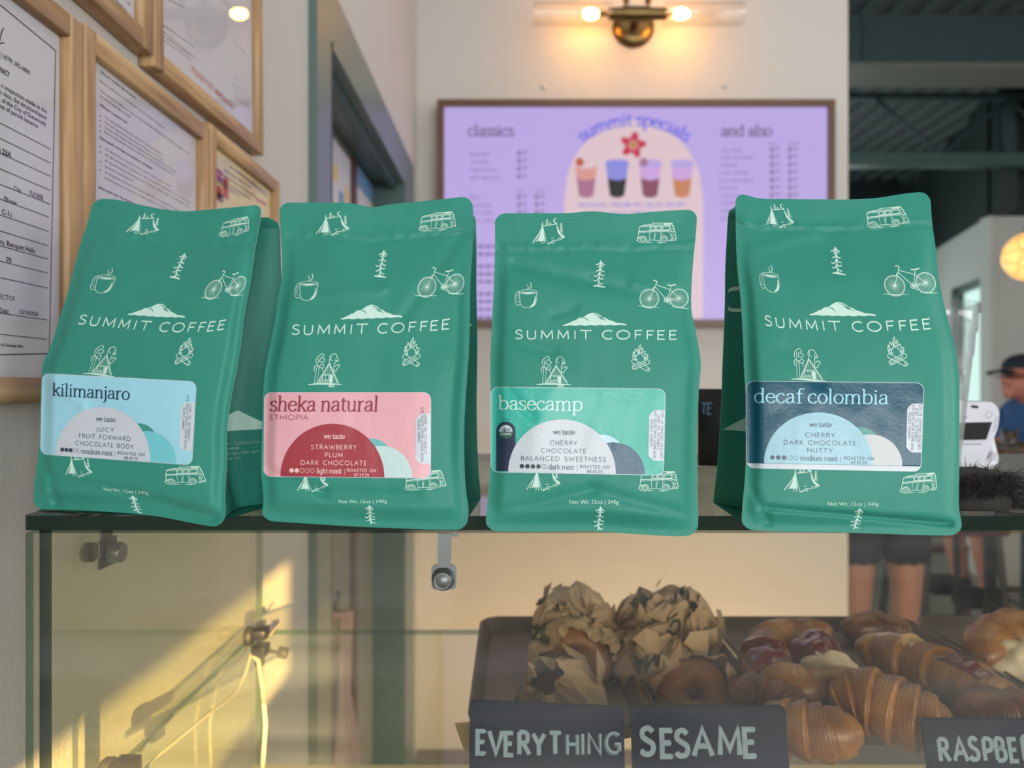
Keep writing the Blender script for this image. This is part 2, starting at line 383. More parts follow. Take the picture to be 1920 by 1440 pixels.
CAPS = {
 'A': (.72, [P((.02,0),(.36,1),(.7,0)), P((.15,.36),(.57,.36))]),
 'B': (.56, [P((.08,0),(.08,1)), S((.08,1),(.32,1),(.45,.9),(.45,.65),(.32,.54),(.08,.54)), S((.08,.54),(.36,.54),(.52,.42),(.52,.14),(.36,0),(.08,0))]),
 'C': (.78, [arc(.46,.5,.4,.5,50,310,20)]),
 'D': (.74, [P((.08,0),(.08,1)), S((.08,1),(.34,1),(.6,.84),(.68,.5),(.6,.16),(.34,0),(.08,0))]),
 'E': (.5, [P((.46,0),(.08,0),(.08,1),(.46,1)), P((.08,.52),(.4,.52))]),
 'F': (.48, [P((.08,0),(.08,1),(.44,1)), P((.08,.52),(.38,.52))]),
 'G': (.8, [arc(.46,.5,.4,.5,50,300,18), P((.5,.45),(.74,.45),(.74,.1))]),
 'H': (.7, [P((.08,0),(.08,1)), P((.62,0),(.62,1)), P((.08,.52),(.62,.52))]),
 'I': (.16, [P((.08,0),(.08,1))]),
 'J': (.3, [S((.2,1),(.2,.5),(.18,.0),(.02,-.14))]),
 'K': (.6, [P((.08,0),(.08,1)), P((.54,1),(.1,.48)), P((.2,.58),(.58,0))]),
 'L': (.46, [P((.08,1),(.08,0),(.44,0))]),
 'M': (.86, [P((.06,0),(.1,1),(.43,.18),(.76,1),(.8,0))]),
 'N': (.76, [P((.08,0),(.08,1),(.68,0),(.68,1))]),
 'O': (.94, [arc(.46,.5,.42,.5,90,450,26)]),
 'P': (.54, [P((.08,0),(.08,1)), S((.08,1),(.36,1),(.5,.88),(.5,.6),(.36,.46),(.08,.46))]),
 'Q': (.94, [arc(.46,.5,.42,.5,90,450,26), P((.5,.2),(.84,-.14))]),
 'R': (.6, [P((.08,0),(.08,1)), S((.08,1),(.34,1),(.48,.9),(.48,.64),(.34,.53),(.08,.53)), P((.26,.53),(.58,0))]),
 'S': (.54, [S((.46,.86),(.36,.98),(.24,1),(.09,.9),(.08,.68),(.24,.54),(.42,.42),(.48,.24),(.4,.05),(.24,0),(.1,.03),(.03,.14))]),
 'T': (.6, [P((.02,1),(.58,1)), P((.3,1),(.3,0))]),
 'U': (.7, [S((.08,1),(.08,.65),(.08,.32),(.15,.08),(.35,0),(.55,.08),(.62,.32),(.62,.65),(.62,1))]),
 'V': (.68, [P((.02,1),(.34,0),(.66,1))]),
 'W': (1.04, [P((.02,1),(.28,0),(.52,.95),(.76,0),(1.02,1))]),
 'X': (.64, [P((.04,1),(.6,0)), P((.6,1),(.04,0))]),
 'Y': (.62, [P((.02,1),(.31,.5),(.31,0)), P((.6,1),(.31,.5))]),
 'Z': (.62, [P((.06,1),(.56,1),(.04,0),(.58,0))]),
 '0': (.6, [arc(.29,.5,.23,.5,90,450,20)]),
 '1': (.4, [P((.08,.8),(.24,1),(.24,0))]),
 '2': (.56, [S((.06,.76),(.14,.95),(.28,1),(.44,.88),(.44,.66),(.3,.42),(.05,.0)), P((.05,0),(.5,0))]),
 '3': (.54, [S((.06,.9),(.22,1),(.42,.9),(.4,.64),(.22,.54)), S((.22,.54),(.44,.44),(.46,.14),(.26,0),(.04,.08))]),
 '4': (.58, [P((.4,0),(.4,1),(.04,.3),(.54,.3))]),
 '5': (.54, [P((.44,1),(.13,1),(.1,.58)), S((.1,.58),(.28,.64),(.46,.48),(.44,.14),(.24,0),(.05,.07))]),
 '6': (.58, [S((.42,.98),(.2,.76),(.08,.4),(.14,.08),(.3,0),(.46,.1),(.48,.4),(.3,.56),(.12,.44))]),
 '7': (.52, [P((.04,1),(.48,1),(.16,0))]),
 '8': (.56, [arc(.28,.76,.18,.24,90,450,16), arc(.28,.27,.23,.27,90,450,16)]),
 '9': (.58, [S((.14,.02),(.36,.24),(.48,.6),(.42,.92),(.26,1),(.1,.9),(.08,.6),(.26,.44),(.44,.56))]),
 '.': (.2, [P((.08,0),(.08,.1))]), ',': (.2, [P((.1,.08),(.04,-.14))]), '/': (.4, [P((.02,-.1),(.36,1.1))]),
 '|': (.2, [P((.08,-.2),(.08,1.1))]), '-': (.4, [P((.04,.42),(.34,.42))]),
}
class Art:
    """flat drawing made of ribbons and filled strips: quads with a colour slot"""
    def __init__(s, seg=None): s.v = []; s.f = []; s.m = []; s.lift = []; s.seg = seg
    def quadstrip(s, A, B, m, lift):
        b = len(s.v)
        for p, q in zip(A, B): s.v += [p, q]
        s.lift += [lift] * (2 * len(A))
        for i in range(len(A) - 1):
            s.f.append((b+2*i, b+2*i+1, b+2*i+3, b+2*i+2)); s.m.append(m)
    def stroke(s, pts, w, m=0, lift=0.0, closed=False, maxseg=None, contrast=None):
        pts = [tuple(p) for p in pts]
        if closed: pts = pts + [pts[0]]
        if maxseg is None: maxseg = s.seg
        if maxseg:
            q = [pts[0]]; ws = [w[0]] if isinstance(w, list) else None
            for i in range(1, len(pts)):
                a, b = pts[i-1], pts[i]; d = math.hypot(b[0]-a[0], b[1]-a[1]); k = max(1, int(d/maxseg)+1)
                for j in range(1, k+1):
                    q.append((lerp(a[0],b[0],j/k), lerp(a[1],b[1],j/k)))
                    if ws is not None: ws.append(lerp(w[i-1], w[i], j/k))
            pts = q; w = ws if ws is not None else w
        A = []; B = []; n = len(pts)
        for i, p in enumerate(pts):
            if closed:
                a = pts[i-1] if i > 0 else pts[-2]; c = pts[i+1] if i < n-1 else pts[1]
            else:
                a = pts[max(0, i-1)]; c = pts[min(n-1, i+1)]
            d1 = (p[0]-a[0], p[1]-a[1]); d2 = (c[0]-p[0], c[1]-p[1])
            l1 = math.hypot(*d1); l2 = math.hypot(*d2)
            if l1 < 1e-9: d1, l1 = d2, l2
            if l2 < 1e-9: d2, l2 = d1, l1
            if l1 < 1e-9: continue
            t = (d1[0]/l1 + d2[0]/l2, d1[1]/l1 + d2[1]/l2); lt = math.hypot(*t)
            if lt < .35: t = (d2[0]/l2, d2[1]/l2); lt = 1.0; k = 1.0
            else: k = min(1.6, 2/lt)
            t = (t[0]/lt, t[1]/lt)
            ww = w[i] if isinstance(w, list) else w
            if contrast: ww *= contrast + (1-contrast) * abs(t[1])
            h = ww / 2 * k
            A.append((p[0]-t[1]*h, p[1]+t[0]*h)); B.append((p[0]+t[1]*h, p[1]-t[0]*h))
        s.quadstrip(A, B, m, lift)
    def between(s, top, bot, n, m=0, lift=0.0, rows=1):
        # filled strip between two polylines resampled with n columns
        for r in range(rows):
            A = []; B = []
            for i in range(n+1):
                a = top(i/n); b = bot(i/n)
                A.append((lerp(a[0],b[0],r/rows), lerp(a[1],b[1],r/rows)))
                B.append((lerp(a[0],b[0],(r+1)/rows), lerp(a[1],b[1],(r+1)/rows)))
            s.quadstrip(A, B, m, lift)
    def disc(s, cx, cy, r, m=0, lift=0.0, a0=0, a1=360, n=20, ry=None):
        ry = ry or r
        if s.seg and r > 100:
            x0 = cx + r*math.cos(math.radians(a0)); x1 = cx + r*math.cos(math.radians(min(a1, 360)))
            yt = lambda x: cy - ry*math.sqrt(max(0, 1-((x-cx)/r)**2))
            xs = lambda t: cx - r*math.cos(PI*t)
            s.between(lambda t: (xs(t), yt(xs(t))), lambda t: (xs(t), cy + (20 if a1 > 360 else 0)), n, m, lift, 26); return
        s.between(lambda t: (cx + r*math.cos(math.radians(lerp(a0,a1,t))), cy + ry*math.sin(math.radians(lerp(a0,a1,t)))), lambda t: (cx, cy), n, m, lift, 3 if r > 40 else 1)
    def ring(s, cx, cy, r, w, m=0, lift=0.0, n=22):
        s.stroke([(cx + r*math.cos(2*PI*k/n), cy + r*math.sin(2*PI*k/n)) for k in range(n)], w, m, lift, closed=True)
    def poly(s, pts, m=0, lift=0.0):
        b = len(s.v); s.v += [tuple(p) for p in pts]; s.lift += [lift]*len(pts)
        s.f.append(tuple(range(b, b+len(pts)))); s.m.append(m)
    def text(s, txt, font, x0, x1, base, h, wt, m=0, lift=0.0, contrast=None, track=0.0, slant=0.0, ysign=-1, fn=None, fit=True, jitter=0, align='l'):
        """set txt from x0 (to x1 when fit) on the line y=base; h is the x-height (serif) or cap height"""
        F_ = SERIF if font == 'serif' else CAPS
        adv = []; x = 0
        for ch in txt:
            adv.append(x)
            x += (F_[ch][0] if ch in F_ else .42) + track
        tot = max(1e-6, x - track)
        sx = (x1 - x0) / tot if fit else h
        if not fit:
            if align == 'c': x0 = x0 - tot*sx/2
            if align == 'r': x0 = x0 - tot*sx
        rnd = random.Random(txt)
        for ch, ax in zip(txt, adv):
            if ch not in F_: continue
            jx, jy, js = (rnd.uniform(-jitter, jitter), rnd.uniform(-jitter, jitter), 1 + rnd.uniform(-jitter, jitter)) if jitter else (0, 0, 1)
            for st in F_[ch][1]:
                if st == 'dot':
                    c = (.2, 1.36); pts = [(c[0]+.11*math.cos(2*PI*k/10), c[1]+.11*math.sin(2*PI*k/10)) for k in range(10)]
                    q = [(x0 + (ax+p[0]+slant*p[1])*sx, base + ysign*p[1]*h) for p in pts]
                    if fn: q = [fn(*p) for p in q]
                    s.poly(q, m, lift); continue
                q = [(x0 + (ax + p[0]*js + jx + slant*p[1])*sx, base + ysign*(p[1]*js + jy)*h) for p in st]
                ser = font == 'serif' and len(st) == 2 and abs(st[0][1]-st[1][1]) < .06
                if fn:
                    r = []
                    for i in range(len(q)-1):
                        for k in range(3): r.append((lerp(q[i][0],q[i+1][0],k/3), lerp(q[i][1],q[i+1][1],k/3)))
                    q = [fn(*p) for p in r + [q[-1]]]
                s.stroke(q, wt*(.55 if ser else 1), m, lift, contrast=None if ser else contrast)
    def font_text(s, txt, x0, base, h, m=0, lift=0.0, x1=None, ysign=-1, align='l', fn=None, bold=0.0):
        """set in Blender's built-in sans; h is the cap height"""
        cu = bpy.data.curves.new('t', 'FONT'); cu.body = txt; cu.size = 1; cu.resolution_u = 2; cu.offset = bold
        o = bpy.data.objects.new('t', cu); me = o.to_mesh()
        V = [tuple(v.co[:2]) for v in me.vertices]; Fc = [tuple(p.vertices) for p in me.polygons]
        o.to_mesh_clear(); bpy.data.objects.remove(o); bpy.data.curves.remove(cu)
        if not V: return
        k = h / .73; lo = min(v[0] for v in V); hi = max(v[0] for v in V)
        kx = k if x1 is None else (x1-x0)/(hi-lo)
        off = 0
        if x1 is None and align == 'r': off = -(hi-lo)*kx
        if x1 is None and align == 'c': off = -(hi-lo)*kx/2
        q = [(x0 + off + (v[0]-lo)*kx, base + ysign*v[1]*k) for v in V]
        if fn: q = [fn(*p) for p in q]
        b = len(s.v); s.v += q; s.lift += [lift]*len(q)
        for f in Fc: s.f.append(tuple(b+i for i in f)); s.m.append(m)
    def put(s, mb, fn, slots=None, base=0.0):
        """map the drawing to 3-D: fn(x, y, lift)"""
        b = len(mb.v)
        mb.v += [fn(x, y, base + l) for (x, y), l in zip(s.v, s.lift)]
        for f, m in zip(s.f, s.m):
            mb.f.append([b+i for i in f]); mb.m.append(slots[m] if slots else m); mb.s.append(False)
# ------------------------------------------------------------------ the printed bag artwork (drawn in the coordinates of the third bag's front)
def bag_art():
    A = Art(6.0)
    def Z(ox, oy, k): return lambda *pts: [(ox + x/k, oy + y/k) for x, y in pts]
    t = Z(960, 380, 9.6); v = Z(1080, 390, 8.0); c = Z(890, 370, 4.174); q = Z(980, 630, 6.857)
    def sh(p, dx, dy, s=1.0, c0=(0, 0)): return [(c0[0]+(x-c0[0])*s+dx, c0[1]+(y-c0[1])*s+dy) for x, y in p]
    def fir(pts_fn, x, y0, y1, wd, n, sd, lw):
        A.stroke(sd(pts_fn((x, y0), (x, y1))), lw*1.2)
        for i in range(n):
            y = lerp(y0, y1, (i+.35)/n); ww = wd*(.35+.65*(i+1)/n)
            A.stroke(sd(pts_fn((x-ww, y+ww*.75), (x, y), (x+ww, y+ww*.75))), lw)
    def tent(sd):
        st = lambda w, *p: A.stroke(sd(smooth(t(*p), 3)), w)
        st(1.3, (560,420), (690,402), (815,376)); st(1.5, (548,425), (500,530), (440,620), (400,680), (375,728))
        st(1.0, (525,470), (470,590), (430,700)); st(1.0, (552,425), (585,560), (612,660), (638,742))
        A.between(lambda k: sd(t((lerp(545,455,k), lerp(440,695,k))))[0], lambda k: sd(t((lerp(556,596,k), lerp(440,690,k))))[0], 8)
        A.stroke(sd(smooth(t((800,380),(818,450),(838,520),(880,575),(950,620)), 3)), [1.4]*3+[2.6]*3+[4.2]*3+[3.6]*3+[1.0])
        st(1.1, (806,395), (820,500), (868,590), (935,622))
        st(1.3, (635,742), (700,715), (738,676), (800,682), (850,640), (948,618)); st(1.0, (650,752), (720,715), (750,725)); st(1.0, (840,680), (900,650), (950,625))
        st(1.2, (700,645), (745,632))
        for x in (400, 440, 540, 585, 760): st(1.3, (x, 690), (x-12, 740 if x > 500 else 705))
        A.stroke(sd(t(*[(790 + 36*math.cos(math.radians(a)), 326 + 40*math.sin(math.radians(a))) for a in range(50, 321, 18)])), [.5, .9, 1.3, 1.7, 2, 2.2, 2.3, 2.3, 2.2, 2, 1.7, 1.4, 1.1, .8, .6, .4])
        fir(t, 632, 292, 405, 40, 4, sd, .8); fir(t, 690, 350, 392, 16, 2, sd, 1.0); fir(t, 885, 362, 530, 36, 7, sd, .9); fir(t, 546, 352, 430, 18, 3, sd, 1.0)
    def van(sd):
        st = lambda w, *p: A.stroke(sd(v(*p)), w)
        st(1.3, (962,515), (910,485), (935,425), (936,390), (945,320), (960,282), (1000,264), (1130,245), (1160,228), (1440,228), (1462,275), (1482,345), (1494,420), (1503,450), (1500,482), (1372,492))
        st(1.1, (1062,490), (1130,478), (1272,492)); st(1.0, (915,470), (945,440), (990,436))
        st(1.6, (945,352), (1100,344), (1300,338), (1400,338), (1450,360), (1478,352)); st(.8, (945,372), (1100,360), (1300,352), (1400,358), (1425,400), (1425,480))
        st(.9, (948,284), (1005,268), (1400,262), (1462,276)); st(1.8, (1322,240), (1444,238)); st(.8, (1140,252), (1420,250))
        for a, b in ((1108, 1182), (1196, 1266), (1284, 1404)):
            st(1.2, (a,278), (a,330), (b,326), (b,276), (a,278)); A.disc(*sd(v((a+20, 300)))[0], 1.2)
        st(.8, (955,285), (1104,282)); st(1.1, (1412,280), (1430,322), (1474,320), (1455,276)); st(.8, (1104,350), (1102,470)); st(.8, (1175,372), (1172,490), (1200,368)); st(.8, (1270,345), (1268,430), (1300,372))
        for cx, cy in ((1005, 478), (1320, 474)):
            p = sd(v((cx, cy)))[0]; A.ring(*p, 5.4, 1.0); A.ring(*p, 2.6, 1.0)
            A.stroke(sd(v(*[(cx + 58*math.cos(math.radians(a)), cy + 58*math.sin(math.radians(a))) for a in range(180, 361, 20)])), 1.0)
        A.stroke(sd(v((1048,512), (1142,516))), [2, .6]); A.stroke(sd(v((1208,514), (1290,522))), [.6, 2.2])
        A.ring(*sd(v((1448,408)))[0], 2.2, 1.0); st(1.0, (1410,470), (1500,455)); st(1.0, (1440,430), (1465,470))
    def tree(sd, base=True):
        st = lambda w, *p: A.stroke(sd(smooth(v(*p), 3)), w)
        A.stroke(sd(v((375,778), (372,830), (368,900), (352,1000), (340,1080), (334,1160))), [.6, 2.2, 2.0, 1.8, 1.7, 2.4])
        for w, *p in ((2.2,(375,795),(345,838),(298,850)), (2.2,(376,800),(400,840),(430,858)), (1.8,(368,840),(350,872),(326,888)), (1.8,(372,840),(388,872),(410,886)),
                      (2,(362,890),(345,930),(300,946)), (2,(365,890),(380,935),(422,956)), (2,(354,965),(320,1020),(290,1026),(266,1010)), (2,(356,955),(380,1010),(424,1014)),
                      (2,(345,1035),(312,1086),(268,1092)), (2,(348,1030),(370,1066),(414,1058)), (2,(338,1080),(362,1130),(406,1138))): st(w, *p)
        if base: A.stroke(sd(v((255,1168), (330,1166), (440,1192))), [2.0, 4.6, 1.6])
    ident = lambda p: p
    tent(ident); van(ident); tree(ident)
    tent(lambda p: sh(p, -11, 462, 1.04, (999, 455))); van(lambda p: sh(p, 3.7, 465.6)); tree(lambda p: sh(p, -.5, 461.5, .96, (1127, 487)), False)
    # cup
    A.stroke(c(*arc(418, 740, 68, 17, 0, 360, 24)), .9); A.between(lambda k: c((lerp(355,480,k), 740))[0], lambda k: c((lerp(355,480,k), 740 + 14*math.sin(PI*k)))[0], 12)
    A.stroke(smooth(c((350,742),(353,800),(362,840),(385,860),(420,864),(450,856),(475,832),(484,790),(487,742)), 3), 1.0)
    A.stroke(smooth(c((474,768),(470,815),(456,842),(430,856)), 3), [.6, 1.4, 2.2, 3, 3.4, 3.4, 3, 2.4, 1.6, .6])
    A.stroke(smooth(c((352,735),(328,745),(317,780),(318,825),(335,845),(356,838)), 3), 1.0); A.stroke(smooth(c((350,752),(335,762),(330,790),(332,815),(354,825)), 3), .8)
    A.stroke(smooth(c((413,722),(420,700),(407,684)), 3), 1.2); A.stroke(smooth(c((428,718),(444,694),(434,666)), 3), 1.4)
    # bicycle
    for cx, cy, r in ((1100,1360,143), (1545,1355,141)):
        p = v((cx, cy))[0]; A.ring(*p, r/8, 1.2, n=40); A.ring(*p, r/8-1.5, .5, n=40); A.disc(*p, 2.2)
        for k in range(26):
            a = 2*PI*k/26 + .1; A.stroke([(p[0]+2*math.cos(a), p[1]+2*math.sin(a)), (p[0]+(r/8-1)*math.cos(a), p[1]+(r/8-1)*math.sin(a))], .42)
    for w, *p in ((1.6,(1160,1092),(1190,1085),(1218,1108),(1196,1142)), (1.3,(1207,1125),(1180,1200),(1100,1360)), (1.1,(1170,1180),(1140,1240)), (1.2,(1200,1152),(1412,1226)), (1.2,(1185,1178),(1330,1345)),
                  (1.2,(1428,1180),(1372,1345)), (2.2,(1372,1155),(1435,1163),(1496,1146)), (1.2,(1412,1226),(1545,1355)), (1.2,(1360,1372),(1545,1355)), (1.0,(1360,1400),(1520,1378))):
        A.stroke(v(*p), w)
    A.ring(*v((1360,1378))[0], 4.6, 1.3); A.disc(*v((1360,1378))[0], 2.6); A.stroke(v((1360,1378),(1400,1440),(1420,1440)), 1.2)
    A.stroke(c((1274,846),(1330,856),(1452,862)), [.6,1.6,.6]); A.stroke(c((1545,854),(1620,866),(1677,872)), [.6,1.6,.6])
    # mountain
    top = table([(690,1001),(715,992),(740,982),(768,968),(790,961),(812,945),(835,942),(855,936),(870,925),(885,915),(900,910),(914,904),(928,903),(945,906),(960,910),(980,921),(1000,936),(1024,944),(1050,960),(1080,968),(1110,981),(1150,985),(1188,993)])
    A.between(lambda k: c((lerp(690,1188,k), interp(top, lerp(690,1188,k))))[0], lambda k: c((lerp(690,1188,k), 1004 - 4*k + 2*math.sin(k*40)))[0], 60, 0, 0, 4)
    for p in (((842,946),(868,946),(880,955),(896,970)), ((926,912),(962,920),(985,938),(1008,952),(1032,966)), ((960,934),(990,950),(1010,956)), ((975,928),(1010,944))):
        A.stroke(c(*p), [.4]+[1.5]*(len(p)-2)+[.4], 1, .00012)
    # name
    for ch, a, b in (('S',318,366),('U',405,472),('M',516,604),('M',648,728),('I',779,793),('T',822,900),('C',995,1070),('O',1110,1206),('F',1246,1300),('F',1340,1392),('E',1424,1478),('E',1516,1571)):
        x0 = c((a,0))[0][0]; x1 = c((b,0))[0][0]; w0 = CAPS[ch][0]
        yb = c((0, 1109 + (2 if a > 1300 else 0) - (3 if a < 340 else 0)))[0][1]
        A.text(ch, 'caps', x0-.3, x0-.3+(x1-x0)*(w0/(w0-.12) if ch not in 'I' else 1), yb, 16.0, 2.3)
    # cabin with trees
    for w, *p in ((1.5,(430,374),(296,602)), (1.5,(430,374),(578,610)), (.8,(430,392),(316,602)), (.8,(430,392),(560,606)), (1.0,(362,515),(362,572),(440,572),(440,515),(362,515)), (.9,(401,515),(401,572)), (1.0,(378,512),(490,512)),
                  (1.0,(285,310),(268,440),(256,606)), (.8,(302,400),(300,500),(290,600)), (1.0,(495,380),(498,470),(500,500))): A.stroke(q(*p), w)
    for k in range(11):
        x = 330 + k*22; yt = 374 + abs(x-430)*(1.62 if x > 430 else 1.72) + 14
        A.stroke(q((x, yt), (x, 510 if 365 < x < 490 and yt < 505 else 606)), .45)
    for k in range(5): A.stroke(q((320-k*2, 580+k*7), (440, 580+k*7)), .4)
    A.between(lambda k: q((450+46*k, 518))[0], lambda k: q((450+46*k, 606))[0], 3)
    A.stroke(q((178,624),(300,616),(480,620),(622,626)), [1.2,2.8,2.8,1.2]); A.stroke(q((455,634),(520,634),(520,655),(455,655),(455,634)), 1.0); A.stroke(q((456,645),(520,645)), .8)
    for w, *p in ((1.2,(258,372),(250,345),(262,308),(288,285),(322,264),(348,286),(334,316),(366,330),(360,356),(310,364),(300,340),(322,300)), (1.2,(244,468),(238,415),(268,392),(300,418),(338,382),(360,400),(350,432),(302,424),(300,450)),
                  (1.0,(340,430),(352,470)), (1.2,(432,368),(428,305),(458,274),(500,272),(530,308),(546,362),(520,344),(496,398)), (1.0,(452,290),(440,330),(475,350)), (1.2,(505,420),(540,395),(572,406),(542,440),(528,472),(508,460)), (.9,(520,310),(505,350),(540,355))):
        A.stroke(smooth(q(*p), 2), w)
    # camp fire
    def log(p0, p1, r):
        (x0, y0), (x1, y1) = p0, p1; a = math.atan2(y1-y0, x1-x0); pts = []
        for k in range(9): b = a + PI/2 + PI*k/8; pts.append((x0+r*math.cos(b), y0+r*math.sin(b)))
        for k in range(9): b = a - PI/2 + PI*k/8; pts.append((x1+r*math.cos(b), y1+r*math.sin(b)))
        return pts
    A.stroke(q(*log((1424,326),(1608,428),24)), 1.2, closed=True); A.poly(q(*log((1434,402),(1606,333),27)), 1, .00006); A.stroke(q(*log((1434,402),(1606,333),27)), 1.2, 0, .0001, closed=True)
    for k in (-10, 0, 10): A.stroke(q((1462,392+k),(1590,342+k)), .6, 0, .0001)
    A.ring(*q((1436,402))[0], 2.2, .8, 0, .0001); A.ring(*q((1606,428))[0], 1.8, .8)
    A.stroke(smooth(q((1470,304),(1425,285),(1416,250),(1424,200),(1436,236),(1440,210),(1452,160),(1470,205),(1492,150),(1516,112),(1520,192),(1545,145),(1546,212),(1572,192),(1574,240),(1604,236),(1606,282),(1570,305)), 2), 1.5)
    A.stroke(smooth(q((1462,300),(1450,262),(1470,250),(1486,215),(1500,180),(1506,235),(1528,205),(1540,250),(1562,262),(1560,302)), 2), 1.5)
    A.stroke(q((1486,240),(1512,150)), .8); A.stroke(q((1430,270),(1446,240)), 2.2); A.stroke(q((1590,262),(1575,290)), 2.2)
    A.font_text('Net Wt. 12oz | 340g', 1067.8, 944.6, 7.6, 0, x1=1160.2)
    return A
BAG_ART = bag_art()
ANCH = '''1059,444 296.7,434.2 653.3,432.2 1490.6,419.4;1040.7,414.4 282,405 631,400 1470,389;999,455.5 236.8,433.6 593.4,439.4 1434.6,420
1193.7,450 407.7,442.6 784.3,433.4 1625,426;1267.5,450 464,434 851.4,425 1704,417;1127,487.5 348.7,475 724,471.8 1562.7,462.4
1122.5,538 334.6,520 718,517.3 1570,511.4;989.4,576.5 194,541 579,554.4 1442.4,540.5;1006.2,547.3 220.7,518.6 601.8,529.3 1458,510.6
1217.5,560.5 402.7,529.8 805.4,526.9 1678,526;1273.3,560 452,529.8 859.3,526.4 1734,526;1111.6,586.8 303.7,567.8 698.8,567 1571.3,564
1055.3,609.6 236,589 635.3,596.4 1517.4,592.6;1174.6,608.4 347.9,597.3 752.2,592.8 1643,592.6;966.7,634.7 144.8,612 546.2,630.6 1436,613.4
968,619.6 152,594.5 548,612 1437,596.5;1266,636.4 415.6,622.6 836.6,622.7 1743,621;1265,619.6 416,605.2 836.6,603.5 1742,603
1098.4,636 265.7,621 672.4,626.8 1563.5,625;1136.8,636.4 308,627.4 712,626.8 1607.8,623.9;1201.4,646.7 353,636.7 772.3,637.8 1678.6,633
1213.4,695.3 348.7,683.7 781.4,688 1699,685.8;1006.7,721 151.9,700.8 579,726.3 1493,713;1069.7,721 206.7,702.8 637.7,722.7 1548,713
988,915.6 124.6,887 557.4,916.8 1468.4,916;1053,909.6 178.8,885.7 618.5,908.4 1536.7,911;1197.4,915.6 309.5,901.4 760,910.8 1687,917.4
1271,915.6 387.7,902.7 836.5,909.6 1752.3,916;1067.8,944.3 196.3,922 639.4,942 1549.7,947.3;1160.2,946.7 279.6,927.4 727.5,945 1646.8,950
1126.5,949 252.2,931.3 696.4,949 1610.4,953.9;1123.6,996.3 258.2,965.2 691.6,987.4 1609,996.3'''
rows = [[tuple(map(float, p.split(','))) for p in r.split()] for r in ANCH.replace('\n', ';').split(';')]
def basis(x, y):
    x = (x - 1115) / 190; y = (y - 700) / 300
    return [1, x, y, x*x, x*y, y*y, x**3, x*x*y, x*y*y, y**3]
def art_map(col):
    if col == 0: return lambda x, y: (x, y)
    Am = np.array([basis(*r[0]) for r in rows]); B = np.array([r[col] for r in rows])
    reg = np.diag([0, 0, 0] + [.02]*3 + [.06]*4)
    Cf = np.linalg.solve(Am.T @ Am + reg, Am.T @ B)
    def fn(x, y):
        b = np.array(basis(x, y)) @ Cf; return (float(b[0]), float(b[1]))
    return fn

def label_art(d):
    """drawing of one sticker in label units 1365 x 680; slots: 0 base 1 hill 2 second hill 3 small hill 4 title 5 hill text 6 white 7 navy 8 dark green"""
    A = Art(22.0); L1, L2, L3 = .00010, .00016, .00022
    for cx, cy, r, m, lf in ((1005, 676, 300, 3, .00005), (965, 676, 250, 2, .00008), (562, 676, 424, 1, .00011)):
        if m == 3: A.disc(1005-125, 676, 300, 3, lf, 180, 360, 40) if False else A.disc(880, 540, 172, 3, lf, 180, 372, 40)
        else: A.disc(cx, cy, r, m, lf, 180, 360, 60)
    A.between(lambda k: (1240 + 125*k, 170 + 46*(1-min(1, k*2.4))**2), lambda k: (1240 + 125*k, 565 - 46*(1-min(1, k*2.4))**2), 14, 6, .00008, 4)
    tx = 5
    A.text(d['title'], 'serif', d['tx'][0], d['tx'][1], d['ty'], d['xh'], d['xh']*.185, 4, L2, contrast=.45, slant=d.get('slant', 0))
    if d.get('sub'): A.text(d['sub'], 'caps', 47, 361, 221, 39, 4.2, 4, L2, track=.16)
    A.text('we taste', 'serif', 490, 662, 371, 27, 6.0, tx, L2, contrast=.5)
    for k, (s, wd) in enumerate(d['notes']):
        A.text(s, 'caps', 572-wd/2, 572+wd/2, 455 + 62.5*k, 34, 4.6, tx, L2, track=.2)
    d0, ds_, r0, r1, bar, o0, o1 = d['foot']
    for k in range(5):
        if k < d['dots']: A.disc(d0+ds_*k, 627, 18, tx, L2, n=20)
        else: A.ring(d0+ds_*k, 627, 16.5, 3, tx, L2)
    A.text(d['roast'], 'serif', r0, r1, 647, 27, 5.6, tx, L2, contrast=.5)
    A.stroke([(bar, 610), (bar, 660)], 3, tx, L2)
    A.text('ROASTED ON', 'caps', o0, o1, 633, 23, 4.0, tx, L2, track=.22); A.text(d['date'], 'caps', (o0+o1)/2-61, (o0+o1)/2+61, 668, 21, 4.0, tx, L2, track=.12)
    for k, (s, a, b) in enumerate(d['addr']):
        x = d['ax'] + 27*k + 14
        A.text(s, 'caps', 0, 1, 0, 1, 2.5, 7, L2, track=.2, fn=lambda u, vv, x=x, a=a, b=b: (x + vv*19, lerp(a, b, u)))
    if d.get('usda'):
        A.between(lambda k: (43 + 152*k, 351 - 76*math.sqrt(max(0, 1-(2*k-1)**2))), lambda k: (43 + 152*k, 668), 24, 7, .00004, 6)
        for k in (-1, 0, 1): A.stroke([(119+22*k, 250), (119+20*k, 268)], 5, 7, L1)
        A.disc(119, 355, 56, 6, .00007, n=30); A.disc(119, 355, 52, 8, .00010, 0, 180, 20); A.ring(119, 355, 54, 4, 8, .00013)
        A.font_text('USDA', 84, 350, 26, 7, L2, x1=154, bold=.02); A.font_text('ORGANIC', 76, 382, 19, 6, L2, x1=162, bold=.02)
    return A
def label_mats(pre, cols):
    out = []
    for k, c in zip(('base', 'hill', 'second_hill', 'small_hill', 'title', 'text', 'white', 'navy', 'green'), cols):
        nm = 'label_%s_%s' % (pre, k)
        out.append(mat(nm, c, .32, spec=.38, coat=.14, bump=.12, bscale=500))
    return out
WHT = (206, 216, 224)
ADDR3 = [('SUMMIT COFFEE', 395, 215), ('10433 BAILEY ROAD SUITES G/H', 555, 118), ('CORNELIUS, NC 28031', 485, 180)]
